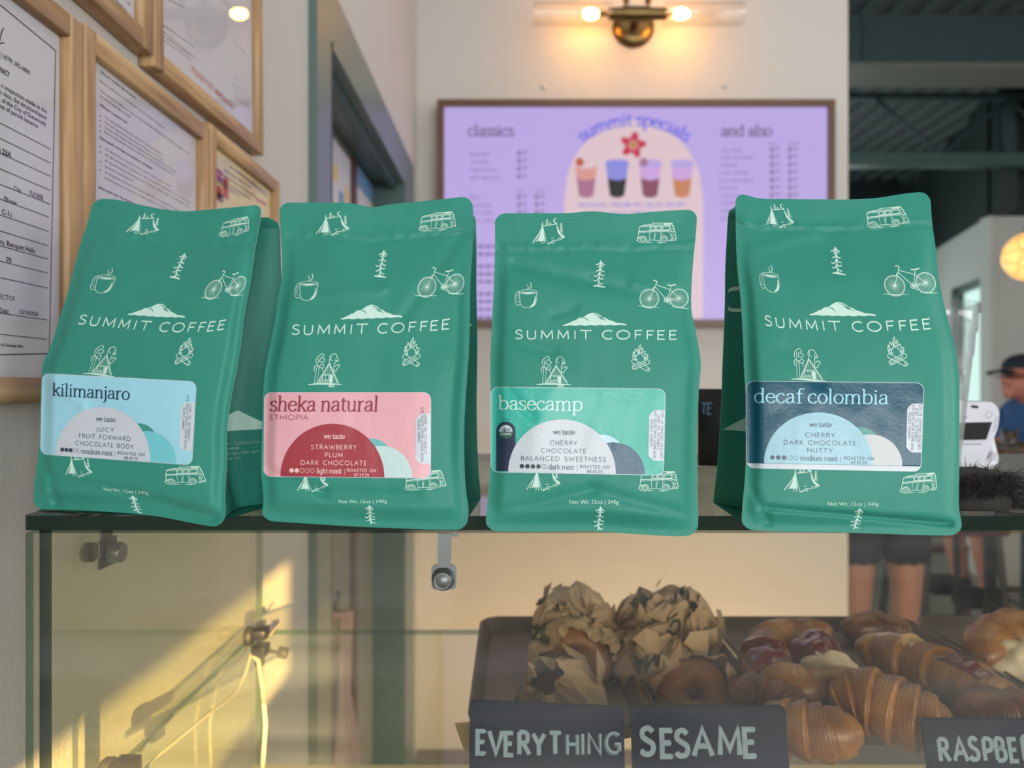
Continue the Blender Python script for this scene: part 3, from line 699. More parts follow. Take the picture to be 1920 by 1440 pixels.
ADDR4 = [('SUMMIT COFFEE', 455, 240), ('10433 BAILEY ROAD SUITES G/H', 550, 180), ('CORNELIUS, NC 28031', 480, 205), ('CERTIFIED ORGANIC BY QCS', 545, 175)]
BAGS = [
 dict(col=1, label='green coffee bag with pale blue kilimanjaro sticker, leftmost on the glass case top', seed=3,
  top=[(176,373),(215,374),(262,384),(310,393),(350,396),(400,392),(445,388),(478,384),(491,380)],
  left=[(372,175),(410,166),(475,146),(548,127),(602,110),(655,93),(680,81),(706,78),(760,76),(836,74),(888,67),(940,63),(958,65)],
  right=[(380,491),(410,488),(467,478),(523,470),(588,458),(630,453),(672,447),(700,442),(745,433),(810,425),(862,425),(927,421),(966,421),(987,417)],
  bot=[(60,955),(69,955),(144,957),(235,962),(300,969),(352,979),(391,986),(422,989)],
  Y=(.487,.452,.520,.486), quad=[(79,699.5),(368.6,715.2),(360.3,872.7),(75.2,851.9)],
  creases=[(.02,.42,.22,.34,.0022,.03),(.05,.14,.12,.02,-.003,.02),(.1,.1,.55,.06,-.002,.03),(.55,.06,.95,.03,-.0025,.03)], rgt=.004, zip=.9,
  lab=dict(foot=(197,37,374,648,670,692,935), title='kilimanjaro', tx=(92,782), ty=181, xh=68, notes=[('JUICY',158),('FRUIT FORWARD',462),('CHOCOLATE BODY',520)], dots=3, roast='medium roast', date='08.05.25', addr=ADDR3, ax=1262),
  mats=('blue', [(160,219,236),(204,212,222),(118,205,216),(62,152,142),(34,58,84),(58,74,96),WHT,(44,60,84),(40,110,80)])),
 dict(col=2, label='green coffee bag with pink sheka natural ethiopia sticker', seed=7,
  top=[(523,380),(590,380),(657,381),(674,384),(700,388.5),(729,383.5),(769,379.5),(829,373.5),(877,369),(887,370)],
  left=[(380,523),(436,526),(484,529),(527,527.5),(555,521.5),(603,515.5),(651,506),(694,497.5),(742,493),(790,491.5),(886,490),(936,494),(969,491.5),(980,492)],
  right=[(370,886),(412,887),(460,886),(532,882),(603,881),(675,878.5),(706,876),(790,871),(874,871),(929,875),(953,878.5),(990,876)],
  bot=[(488,976),(566,981),(662,987),(757,991),(829,993.4),(868,993),(880,992)],
  Y=(.462,.454,.494,.486), quad=[(495.2,735.2),(808.3,735.2),(807.8,897.1),(494,894)],
  creases=[(.02,.16,.3,.10,-.0022,.025),(.3,.10,.75,.10,-.0016,.03),(.1,.70,.55,.74,.0016,.025),(.62,.62,.95,.9,-.0012,.03)], rgt=.002, zip=.905,
  lab=dict(foot=(229,42,432,636,664,682,917), title='sheka natural', tx=(45,934), ty=152, xh=80, slant=.06, sub='ETHIOPIA', notes=[('STRAWBERRY',372),('PLUM',146),('DARK CHOCOLATE',536)], dots=2, roast='light roast', date='07.29.25', addr=ADDR3, ax=1262),
  mats=('pink', [(234,176,186),(168,64,74),(200,228,226),(112,192,192),(150,62,76),(244,206,206),WHT,(60,62,80),(40,110,80)])),
 dict(col=0, label='green coffee bag with teal basecamp dark roast sticker', seed=11,
  top=[(926,400),(986,399.5),(1072,399),(1105,396),(1153,400),(1177,401),(1225,397),(1297,393),(1310,393)],
  left=[(398,928),(466,928),(538,926),(585,923.5),(657,920),(694,919),(730,920),(838,920),(897,917.5),(945,914),(977,911),(997,913)],
  right=[(392,1308),(442,1304.5),(490,1299.7),(561,1296),(585,1297),(621,1304.5),(669,1313),(682,1314),(730,1310.5),(814,1307),(874,1307),(933,1308),(981,1309),(1006,1306)],
  bot=[(905,996),(1010,997),(1105,996),(1201,1002),(1273,1005.5),(1312,1004)],
  Y=(.449,.446,.474,.472), quad=[(920,725.1),(1248.2,728.7),(1244.6,891.6),(920,885.6)],
  creases=[(.1,.84,.5,.78,-.0022,.03),(.5,.78,.98,.74,-.0020,.03),(.3,.68,.42,.70,-.0016,.015),(.02,.62,.3,.56,-.0018,.03),(.7,.78,.98,.72,.0018,.02),(.05,.06,.5,.13,-.0016,.03),(.5,.13,.93,.07,-.0016,.03),(.08,.45,.2,.36,-.0015,.02)], rgt=0, zip=.895,
  lab=dict(foot=(246,43.5,456,658,680,704,936), title='basecamp', tx=(60,720), ty=180, xh=72, notes=[('CHERRY',216),('CHOCOLATE',356),('BALANCED SWEETNESS',670)], dots=4, roast='dark roast', date='08.05.25', addr=ADDR4, ax=1258, usda=True),
  mats=('teal', [(58,182,164),(202,211,218),(50,92,114),(188,230,240),(206,242,232),(46,60,76),WHT,(38,48,76),(40,100,74)])),
 dict(col=3, label='green coffee bag with dark blue decaf colombia sticker, nearest the black brush', seed=19,
  top=[(1380,359),(1398,365),(1419,371),(1476,373),(1541,373.5),(1593,374),(1645,371),(1697,363),(1734,360),(1746,361)],
  left=[(358,1380),(418,1380),(496,1382.5),(561,1389),(626,1393),(704,1396),(748,1399),(852,1399),(891,1397.6),(943,1393),(977,1391),(994,1392)],
  right=[(360,1744),(418,1748),(470,1755),(522,1760),(561,1768),(613,1781),(652,1791),(704,1798),(717,1798.6),(800,1799),(891,1798.6),(956,1798.6),(982,1803),(1004,1802)],
  bot=[(1388,993),(1476,997),(1580,998.6),(1684,1002),(1763,1004),(1805,1004)],
  Y=(.440,.434,.482,.476), quad=[(1398.4,714),(1733,717.3),(1727.5,884.5),(1399.4,878)],
  creases=[(.04,.12,.12,.03,-.0025,.02),(.12,.07,.95,.035,-.0030,.014),(.2,.55,.35,.45,-.001,.03),(.1,.85,.4,.9,.001,.03)], rgt=0, zip=.92,
  lab=dict(foot=(203,46,420,711,734,761,994), title='decaf colombia', tx=(61,1097), ty=178, xh=77, notes=[('CHERRY',232),('DARK CHOCOLATE',562),('NUTTY',200)], dots=3, roast='medium roast', date='07.22.25', addr=ADDR4, ax=1258, strip=True),
  mats=('navy', [(24,86,106),(156,204,218),(198,206,206),(58,152,142),(160,220,238),(56,76,98),WHT,(44,60,84),(40,110,80)])),
]
GT = -.083     # top surface of the glass case
def make_bag(d):
    T_, L_, R_, B_ = table(d['top']), table([(a, b) for a, b in d['left']]), table([(a, b) for a, b in d['right']]), table(d['bot'])
    BL, BR, TL, TR = d['Y']
    def px(u, v):
        x = lerp(d['bot'][0][0], d['bot'][-1][0], u); y = lerp(980, 385, v)
        for _ in range(5):
            y = lerp(interp(B_, x), interp(T_, x), v); x = lerp(interp(L_, y), interp(R_, y), u)
        return x, y
    def uv(x, y):
        xl, xr = interp(L_, y), interp(R_, y); yb, yt = interp(B_, x), interp(T_, x)
        return (x - xl) / (xr - xl), (yb - y) / (yb - yt)
    sd = d['seed']
    def h(u, v):
        u = min(1, max(0, u)); v = min(1, max(0, v))
        fin = sstep(0.012, .075, u) * sstep(.012, .075, 1-u) * sstep(.015, .07, v)
        body = (.0035 + .0075 * math.sin(PI * min(1, v/.92)) ** .7) * (1 - sstep(.74, .95, v)) * (1 - .55*(2*u-1)**4)
        n1 = noise.noise(Vector((u*2.2+sd, v*3.2, sd*.7))); n2 = noise.noise(Vector((u*5.5, v*7+sd, 2.3))); n3 = noise.noise(Vector((u*13+sd, v*15, 5.3)))
        r = fin*body + (.25 + .75*fin) * (.0021*n1 + .0011*n2*(.5+.5*sstep(.3, .95, v)) + .00028*n3)
        for (ua, va, ub, vb, am, wd) in d['creases']:
            ax, ay = (ub-ua), (vb-va)*1.55; px_, py_ = u-ua, (v-va)*1.55
            t = max(0, min(1, (px_*ax+py_*ay)/(ax*ax+ay*ay))); ds = math.hypot(px_-t*ax, py_-t*ay)
            r += am * math.exp(-(ds/wd)**2) * sstep(.0, .06, u) * sstep(0, .06, 1-u)
        z = d['zip']; dent = .55 + .45*math.sin(u*47+sd) * math.sin(u*19+1)
        r += .0011*math.exp(-((v-z)/.016)**2)*noise.noise(Vector((u*26+sd, v*30, 8.1)))
        r += .0007*math.exp(-((v-z)/.007)**2)*dent - .0006*math.exp(-((v-z+.016)/.007)**2)
        if .3 < u < .72 and v > .93: r += .00010*math.sin(v*900)*sstep(.3,.36,u)*sstep(.28,.36,1-u)*sstep(.93,.94,v)
        r += -d['rgt']*sstep(.88, 1, u)*sstep(.9, 1.0, v)
        return r
    def Yb(u, v): return lerp(lerp(BL, BR, u), lerp(TL, TR, u), v ** 1.15)
    def pt(x, y, lift=0.0):
        u, v = uv(x, y); return ray(x, y, Yb(u, max(0, v)) - h(u, v) - lift)
    def rnd(v, r=.030):
        # inset of the outline at rounded corners
        for e in (v, 1-v):
            if e < r: return .055*(1 - math.sqrt(max(0, 1-((r-e)/r)**2)))
        return 0.0
    NU, NV = 84, 150
    vs_ = [j/NV - .8*math.sin(2*PI*j/NV)/(2*PI) for j in range(NV+1)]
    def gp(u, v):
        e = rnd(v); x, y = px(lerp(e, 1-e, u), v); return pt(x, y)
    base = ray(*px(.5, .0), Yb(.5, 0)); dv = (ray(*px(1, .03), BR) - ray(*px(0, .03), BL)); dv.z = 0; dv.normalize(); nrm = Vector((-dv.y, dv.x, 0))
    c0 = ray(*px(.5, .03), Yb(.5, .03)) + nrm*.04
    bag = thing('coffee_bag', d['label'], 'coffee bag', (c0.x, c0.y, GT), 'bags of coffee on the glass case')
    # front panel with its print
    mb = MB(); vv = lambda j: vs_[int(round(j*NV))]
    mb.grid(lambda u, v: gp(u, min(1, max(0, vv(v)))), NU, NV, 0)
    edge = [gp(i/NU, 0) for i in range(NU+1)] + [gp(1, min(1, max(0, vs_[j]))) for j in range(1, NV+1)] + [gp(1-i/NU, 1) for i in range(1, NU+1)] + [gp(0, min(1, max(0, vs_[NV-j]))) for j in range(1, NV)]
    ne = len(edge); mb.add(edge + [p + Vector((0, .0008, 0)) for p in edge], [(i, ne+i, ne+(i+1) % ne, (i+1) % ne) for i in range(ne)], 2, True)
    mb.add([p + Vector((0, .0008, 0)) for p in edge], [], 0)
    am = art_map(d['col'])
    def clampy(x, y):
        u, v = uv(x, y)
        if v < .003: y = interp(B_, x) - .003*(interp(B_, x)-interp(T_, x))
        if u > .995: x = interp(R_, y) - 1.5
        return x, y
    BAG_ART.put(mb, lambda x, y, l: pt(*clampy(*am(x, y)), .00028 + l), [1, 0])
    mb.build('front_panel', [M['bag_green'], M['mint_print'], M['film_edge']], bag)
    # back panel, gussets and base
    VB = .028
    depth = .078; sep = .020
    def Fp(side, v):
        u = .004 if side == 0 else .996
        x, y = px(u, lerp(VB, .992, v)); p = pt(x, y)
        return p + Vector((0, .0006, 0))
    def Bp(side, v):
        f = Fp(side, v); f0 = Fp(side, 0); k = lerp(depth, sep, v ** .8)
        p = f0.lerp(Fp(side, 1), v)
        q = Vector((lerp(p.x, f.x, .5), p.y, f.z)) + nrm*(k + .004*math.sin(PI*v))
        q.z = lerp(GT + .0006, Fp(side, 1).z - .002, v)
        return q
    sgn = (1, -1)
    def gus(side):
        def fn(w, v):
            v *= .955; a, b = Fp(side, v), Bp(side, v); s_ = (a-b).length
            fold = min(.034, math.sqrt(max(.00002, (.0415+.004)**2 - (s_/2)**2))) * (.75 + .25*sstep(0, .5, v))
            p = a.lerp(b, w); k = 1-abs(2*w-1)
            nz = noise.noise(Vector((w*3+side*9, v*5, sd)))*.003*k
            p = p + dv*sgn[side]*(fold*k + nz) 
            if v < .001: p.z = max(p.z, GT+.0006)
            p.z = max(p.z, GT + .0006) if v < .06 and w > .2 else p.z
            return p
        return fn
    for side in (0, 1):
        g = MB(); fn = gus(side); g.grid(fn, 16, 48, 0, flip=(side == 0))
        ga = Art()
        c = lambda *p: [(x, y) for x, y in p]
        if side == 1:
            gb_ = {1: .275, 2: .64}.get(d['col'], .44); ga.between(lambda k: (lerp(.3,.95,k), gb_ + (.075*(1-abs(2*k-1.1))**1.3 if abs(2*k-1.1) < 1 else 0)), lambda k: (lerp(.3,.95,k), gb_), 16)
            for k, (s, a, b) in enumerate((('ROASTED IN NORTH CAROLINA', .14, .8), ('SUMMIT COFFEE', .38, .62), ('10433 BAILEY ROAD SUITES G/H', .12, .8), ('CORNELIUS, NC', .36, .62))):
                ga.text(s, 'caps', a, b, .225-.017*k, .009 if k == 0 else .006, .0010, 0, 0, ysign=1)
            for p in (((.05,.12),(.2,.17),(.34,.2),(.44,.19),(.36,.15),(.2,.10),(.06,.08)), ((.34,.2),(.33,.26),(.42,.21)), ((.1,.16),(.14,.19)), ((.08,.11),(.3,.16))): ga.stroke(p, .006)
        else:
            ga.stroke([(.28,.78),(.3,.68),(.55,.65),(.8,.68),(.86,.78)], .012); ga.between(lambda k: (lerp(.28,.86,k), .78+.012*math.sin(PI*k)), lambda k: (lerp(.28,.86,k), .78-.014*math.sin(PI*k)), 10)
            ga.stroke(smooth([(.86,.76),(.98,.75),(.97,.69),(.82,.685)], 3), .012); ga.stroke([(.5,.80),(.46,.82),(.52,.84)], .01)
            ga.between(lambda k: (lerp(.5,.97,k), .265 + .06*max(0, 1-abs(2*k-1))), lambda k: (lerp(.5,.97,k), .265), 16)
            for p in (((.2,.3),(.3,.36),(.42,.33),(.4,.27),(.24,.24),(.16,.27),(.2,.3)), ((.5,.52),(.46,.58),(.42,.62)), ((.12,.3),(.3,.3))): ga.stroke(p, .012)
        out = -1 if side == 0 else 1
        def gm(x, y, l, fn=fn, side=side):
            x = min(.97, max(.03, x)); y = min(.98, max(.02, y)); p = fn(x, y); a = fn(x+.01, y)-p; b = fn(x, y+.01)-p
            n = a.cross(b).normalized()
            if n.dot(dv) * (1 if side == 1 else -1) < 0: n = -n
            return p + n*.0005
        ga.put(g, gm, [1])
        g.build('side_gusset', [M['bag_green'], M['mint_print']], bag)
    bk = MB()
    def bp(u, v):
        e = rnd(v) if v > .5 else 0; u = lerp(e, 1-e, u)
        p = Bp(0, v).lerp(Bp(1, v), u); top = sstep(.75, 1, v)
        p += nrm*(.005*math.sin(PI*u)*(1-top)) + Vector((0, 0, 1))*(top*.0016*math.sin(u*9+sd)); return p
    bk.grid(bp, 30, 50, 0, flip=True)
    be = [bp(1, j/50) for j in range(51)] + [bp(1-i/30, 1) for i in range(1, 31)] + [bp(0, 1-j/50) for j in range(1, 51)]
    bk.add(be + [p + nrm*.0008 for p in be], [(i, i+1, len(be)+i+1, len(be)+i) for i in range(len(be)-1)], 1, True)
    bk.build('back_panel', [M['bag_green'], M['film_edge']], bag)
    bt = MB()
    def bpt(u, w):
        a = Fp(0, 0).lerp(Fp(1, 0), u); x, y = px(lerp(.004, .996, u), VB); a = pt(x, y) + Vector((0, .0006, 0)); a.z = GT + .0006
        b = Bp(0, 0).lerp(Bp(1, 0), u); return a.lerp(b, w)
    bt.grid(bpt, 24, 8, 0); bt.build('base_panel', [M['bag_green']], bag)
    # sticker
    tl, tr, br, bl = d['quad']
    def lab(x, y):
        a, b = x/1365, y/680
        t = (lerp(tl[0], tr[0], a), lerp(tl[1], tr[1], a)); bo = (lerp(bl[0], br[0], a), lerp(bl[1], br[1], a))
        return (lerp(t[0], bo[0], b), lerp(t[1], bo[1], b))
    st = MB()
    LIFT = .0006
    def lp(x, y, l=0): return pt(*lab(x, y), LIFT + l)
    rr = 62
    def lg(ins, r):
        def fn(u, v):
            y = lerp(ins, 680-ins, v); ex = 0
            for e in (y-ins, 680-ins-y):
                if e < r: ex = r - math.sqrt(max(0, r*r-(r-e)**2))
            return (lerp(ins+ex, 1365-ins-ex, u), y)
        return fn
    vrow = [0, .004, .012, .025, .045, .07, .1] + [.1 + .8*k/50 for k in range(1, 50)] + [.9, .93, .955, .975, .988, .996, 1]
    nr = len(vrow)-1; vr = lambda t: vrow[int(round(t*nr))]
    white = lg(0, rr); col = lg(4, rr-3)
    st.grid(lambda u, v: lp(*white(u, vr(v))), 116, nr, 6, flip=True)
    ymax = 640 if d['lab'].get('strip') else 9999
    def cf(u, v):
        x, y = col(u, vr(v)); return lp(x, min(y, ymax), .0002)
    st.grid(cf, 116, nr, 0, flip=True)
    la = label_art(d['lab']); ks = (ymax-2)/676 if ymax < 9999 else 1
    if ks < 1: la.v = [(x, y*ks if y > 560 else y - (y/560)*(560-560*ks)) for x, y in la.v]
    lim = 675 if ks == 1 else ymax
    la.v = [(min(x, 1360), min(y, lim)) for x, y in la.v]
    la.put(st, lambda x, y, l: lp(x, y, 2*l + .0003))
    oe = [lp(*white(i/48, 0)) for i in range(49)] + [lp(*white(1, v)) for v in vrow[1:]] + [lp(*white(1-i/48, 1)) for i in range(1, 49)] + [lp(*white(0, v)) for v in vrow[::-1][1:-1]]
    n_ = len(oe); st.add(oe + [p + Vector((0, .0005, 0)) for p in oe], [(i, (i+1) % n_, n_+(i+1) % n_, n_+i) for i in range(n_)], 6)
    so_ = st.build('label_sticker', label_mats(*d['mats']), bag)
    so_['label'] = {'blue': 'pale blue kilimanjaro sticker', 'pink': 'pink sheka natural sticker', 'teal': 'teal basecamp sticker', 'navy': 'dark blue decaf colombia sticker'}[d['mats'][0]]
    return bag
for d in BAGS: make_bag(d)
# ------------------------------------------------------------------ room shell
FL = -1.35; CE = 1.90; WX = -.352; BY = 2.76
def struct(name, mb, mats, label, cat):
    o = mb.build(name, mats, None, None); tag(o, label, cat, kind='structure'); return o
DY0, DY1, DZ = 1.40, 2.34, .628      # doorway in the left wall
mb = MB()
mb.box((WX-.14, -4.2, FL), (WX, DY0-.006, CE+.06)); mb.box((WX-.14, DY0-.006, DZ+.006), (WX, DY1+.006, CE+.06)); mb.box((WX-.14, DY1+.006, FL), (WX, BY+.12, CE+.06))
struct('wall_left', mb, M['wall_paint'], 'warm grey painted plaster wall on the left behind the picture frames', 'wall')
mb = MB(); mb.box((WX, BY, FL), (1.242, BY+.12, CE+.04))
struct('wall_back', mb, M['wall_paint'], 'pale plaster wall behind the menu screen', 'wall')
mb = MB()
# the rear wall has an added slanted opening that shapes the low sun on the left wall beside the case
RYW = -4.2; k_ = (RYW*-1)
def rear_pt(yw, zw): return (WX + .35*(yw-RYW), zw + .20*(yw-RYW))
qd = [rear_pt(.40, -.455), rear_pt(1.275, -.455), rear_pt(1.275, -.281), rear_pt(.40, -.281)]
bo_ = [(WX-.14, FL), (3.7, FL), (3.7, CE+.07), (WX-.14, CE+.07)]
for yy, fl in ((-4.2, False), (-4.3, True)):
    V8 = [(x, yy, z) for x, z in bo_] + [(x, yy, z) for x, z in qd]
    mb.add(V8, [(0, 1, 5, 4), (1, 2, 6, 5), (2, 3, 7, 6), (3, 0, 4, 7)])
struct('wall_rear', mb, M['wall_paint'], 'plain plaster wall of the shop behind the viewer', 'wall')
mb = MB(); RX = 3.6

mb.box((RX, -4.3, FL), (RX+.1, 5.0, CE+.06))
struct('wall_right', mb, M['wall_paint'], 'plaster wall along the right side of the shop', 'wall')
mb = MB(); mb.box((WX-.9, -4.3, FL-.1), (3.7, 7.1, FL))
struct('floor', mb, M['floor_concrete'], 'grey polished concrete floor under the dining area', 'floor')
# corrugated steel deck ceiling
mb = MB(); prof = []; x = WX-.9
while x < 3.55:
    prof += [(x, CE+.045), (x+.05, CE+.045), (x+.075, CE), (x+.125, CE)]; x += .15
vs = [(a, y, z) for y in (-4.3, 7.1) for a, z in prof]; n = len(prof)
mb.add(vs, [(i, i+1, n+i+1, n+i) for i in range(n-1)]); mb.box((WX-.9, -4.3, CE+.06), (3.7, 7.1, CE+.1))
struct('ceiling', mb, M['ceiling_dark'], 'dark corrugated steel deck ceiling', 'ceiling')
# far dining room wall: pier, slanted wall with a window, dark bulkheads
P1 = Vector((3.545, 6.24, 0)); P2 = Vector((3.196, 5.0, 0)); HZ = 1.125
mb = MB(); mb.box((3.196, 5.0, FL), (3.7, 5.1, HZ))
struct('wall_pier', mb, M['wall_paint'], 'pale wall end behind the round paper lamp', 'wall')
d12 = (P1-P2).normalized(); n12 = Vector((d12.y, -d12.x, 0))
def slab(a, b, z0, z1, th=.1, m=0):
    A = P2 + d12*a; B = P2 + d12*b; q = [A, B, B+n12*th, A+n12*th]
    mb.add([(p.x, p.y, z0) for p in q] + [(p.x, p.y, z1) for p in q], [(0,3,2,1),(4,5,6,7),(0,1,5,4),(1,2,6,5),(2,3,7,6),(3,0,4,7)], m)
wl = (P1-P2).length; wa, wb, wz0, wz1 = .012, .86, -.9, .74
mb = MB(); slab(0, wa, FL, HZ, .03); slab(wb, wl+.75, FL, HZ, .03); slab(wa, wb, wz1, HZ, .03); slab(wa, wb, FL, wz0, .03)
struct('wall_dining', mb, M['wall_paint'], 'pale slanted dining room wall with the bright window', 'wall')
mb = MB()
for a, b, z0, z1 in ((wa, wa+.02, wz0, wz1), (wb-.20, wb, wz0, wz1), (wa, wb, wz1-.06, wz1), (wa, wb, wz0, wz0+.05)): slab(a, b, z0, z1, .034)
wf = MB(); o_ = mb
win = thing('window_1', 'bright narrow window with grey green frame beside the paper lamp', 'window', (P2.x, P2.y, wz0), kind='structure')
mb.build('window_frame', M['teal_trim'], win)
mb = MB(); slab(wa+.02, wb-.20, wz0+.05, wz1-.06, .008); mb.build('window_pane', M['clear_glass'], win)
mb = MB(); slab(-.2, wl+1.2, HZ, CE+.06, .1); mb.box((3.17, 4.98, HZ), (3.7, 5.1, CE+.06))
struct('wall_bulkhead', mb, M['bulkhead'], 'dark bulkhead above the dining room walls', 'wall')
mb = MB(); mb.box((-.5, 7.0, FL), (4.0, 7.1, CE+.06))
struct('wall_far', mb, M['bulkhead'], 'dark wall at the far end of the dining room', 'wall')
# steel beam, joist
mb = MB(); mb.box((1.0, 3.80, 1.615), (3.6, 4.07, 1.637), 1); mb.box((1.0, 3.80, 1.637), (3.6, 3.84, CE-.02), 0)
for x in (1.78, 2.68, 3.5): mb.box((x, 3.787, 1.64), (x+.014, 3.80, CE-.02), 0)
b_ = struct('trim_1', mb, [M['steel_beam'], M['lit_beam_flange']], 'deep dark steel ceiling beam with pale underside', 'beam')
mb = MB(); mb.box((1.0, 4.68, 1.795), (3.6, 4.74, 1.825)); mb.box((1.0, 4.66, 1.37), (3.6, 4.76, 1.445), 1); mb.box((3.10, 4.69, 1.445), (3.16, 4.73, 1.8))
mb.tube([(2.72, 4.71, 1.45), (3.12, 4.71, 1.79)], .014, 8); mb.tube([(3.14, 4.71, 1.79), (3.5, 4.71, 1.45)], .014, 8); mb.tube([(2.70, 4.71, 1.45), (2.3, 4.71, 1.79)], .014, 8)
struct('trim_2', mb, [M['steel_beam'], M['dark_teal']], 'dark green steel roof joist behind the deep beam', 'beam')

# ------------------------------------------------------------------ doorway with trim, door and posters
TX = WX + .016
mb = MB()
mb.box((WX, 1.29, FL), (TX, DY0-.004, .742)); mb.box((WX, DY1+.004, FL), (TX, 2.56, .742)); mb.box((WX, DY0-.004, DZ+.004), (TX, DY1+.004, .742))
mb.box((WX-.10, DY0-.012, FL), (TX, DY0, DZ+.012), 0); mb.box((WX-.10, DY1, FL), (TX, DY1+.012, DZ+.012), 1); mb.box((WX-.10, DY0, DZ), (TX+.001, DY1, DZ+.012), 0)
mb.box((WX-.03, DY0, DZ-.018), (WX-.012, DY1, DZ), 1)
struct('trim_3', mb, [M['teal_trim'], M['dark_teal']], 'grey green painted door casing on the left wall', 'door casing')
door = thing('door_1', 'dark door with paper notices set back inside the grey green casing', 'door', (WX-.085, (DY0+DY1)/2, FL), kind='structure')
mb = MB(); mb.box((WX-.125, DY0, FL), (WX-.085, DY1, DZ)); mb.build('door_leaf', M['door_paint'], door)
mb = MB(); mb.box((WX-.085, 2.02, FL+.1), (WX-.079, 2.08, .615)); mb.build('door_stile', M['walnut'], door)
for nm, y0, y1, z0, z1, bl in (('notice', 1.62, 2.01, .10, .60, [(1.82,1.86,.50,.54,'poster_yellow'), (1.95,1.99,.46,.52,'poster_yellow'), (1.80,1.90,.36,.40,'poster_pink'), (1.88,1.93,.44,.49,'poster_blue')]),
                              ('notice', 2.09, 2.335, .10, .618, [(2.09,2.335,.56,.618,'poster_blue'), (2.14,2.24,.44,.50,'poster_pink'), (2.30,2.335,.10,.56,'poster_yellow')])):
    mb = MB(); mb.box((WX-.0845, y0, z0), (WX-.0835, y1, z1), 0)
    ms = [M['poster_white']]
    for k, (a, b, c, d_, mm) in enumerate(bl): ms.append(M[mm]); mb.box((WX-.0835, a, c), (WX-.0831, b, d_), k+1)
    tag(mb.build('paper_notice', ms, None), 'pale notice with %s taped to the dark door' % ('yellow and pink spots' if y0 < 2 else 'a blue band along its top'), 'notice', 'notices on the door')
# cloth hanging on the door
mb = MB()
def cl(u, v):
    y = lerp(1.52, 1.76, u) + .02*math.sin(v*5); z = lerp(-.98, -.50, v)
    return (WX-.040 + .034*math.sin(u*9+v*2) + .010*math.sin(u*23), lerp(y, 1.64, .55*v*v), z - (.10*u if v < .03 else .06*u*(1-v)))
mb.grid(cl, 40, 24); mb.grid(lambda u, v: Vector(cl(u, v)) + Vector((-.002, 0, 0)), 40, 24, flip=True)
ap = mb.build('hanging_cloth', M['pink_cloth'], None); tag(ap, 'pinkish cloth hanging on the dark door behind the glass case', 'cloth')
mb = MB(); mb.cyl((WX-.09, 1.64, -.49), (WX-.03, 1.64, -.485), .006, 10); mb.tube([(WX-.03, 1.64, -.485), (WX-.028, 1.64, -.455)], .006, 10)
mb.build('hook', M['steel'], door)

# ------------------------------------------------------------------ oak picture frames on the left wall
FX = -.335; PX_ = -.3435
def frame(name_lab, y0, y1, z0, z1, tilt, paper, art_fn, mats_art, mw=.0175):
    cy, cz = (y0+y1)/2, (z0+z1)/2
    fr = thing('picture_frame', name_lab, 'picture frame', (WX, cy, cz), 'oak frames on the left wall')
    R = Matrix.Rotation(tilt, 4, 'X')
    def mp(p): return Vector((WX, cy, cz)) + R @ (Vector(p) - Vector((WX, cy, cz)))
    for nm, a, b, mt in (('frame_side', (y0, z0), (y0+mw, z1), 'oak_vertical'), ('frame_side', (y1-mw, z0), (y1, z1), 'oak_vertical'), ('frame_rail', (y0+mw, z0), (y1-mw, z0+mw), 'oak_horizontal'), ('frame_rail', (y0+mw, z1-mw), (y1-mw, z1), 'oak_horizontal')):
        m_ = MB(); m_.box((WX+.0005, a[0], a[1]), (FX, b[0], b[1]), 0, .0009, 1); m_.v = [mp(p) for p in m_.v]; m_.build(nm, M[mt], fr)
    m_ = MB(); m_.box((WX+.001, y0+mw-.002, z0+mw-.002), (PX_, y1-mw+.002, z1-mw+.002), 0)
    A = Art(); art_fn(A)
    A.put(m_, lambda y, z, l: Vector((PX_+.0002+l, y, z)), [i+1 for i in range(len(mats_art))])
    b0 = 8
    m_.v = m_.v[:b0] + [Vector(p) for p in m_.v[b0:]]
    m_.v = [mp(p) for p in m_.v]
    m_.build('document', [M[paper]] + [M[x] for x in mats_art], fr)
    m_ = MB(); m_.box((PX_+.002, y0+mw-.001, z0+mw-.001), (PX_+.0035, y1-mw+.001, z1-mw+.001)); m_.v = [mp(p) for p in m_.v]
    m_.build('glass', M['picture_glass'], fr)
    return fr
def at(px, py, X=PX_):
    Y = X*F/(px-960); return (Y, (720-py)/F*Y)
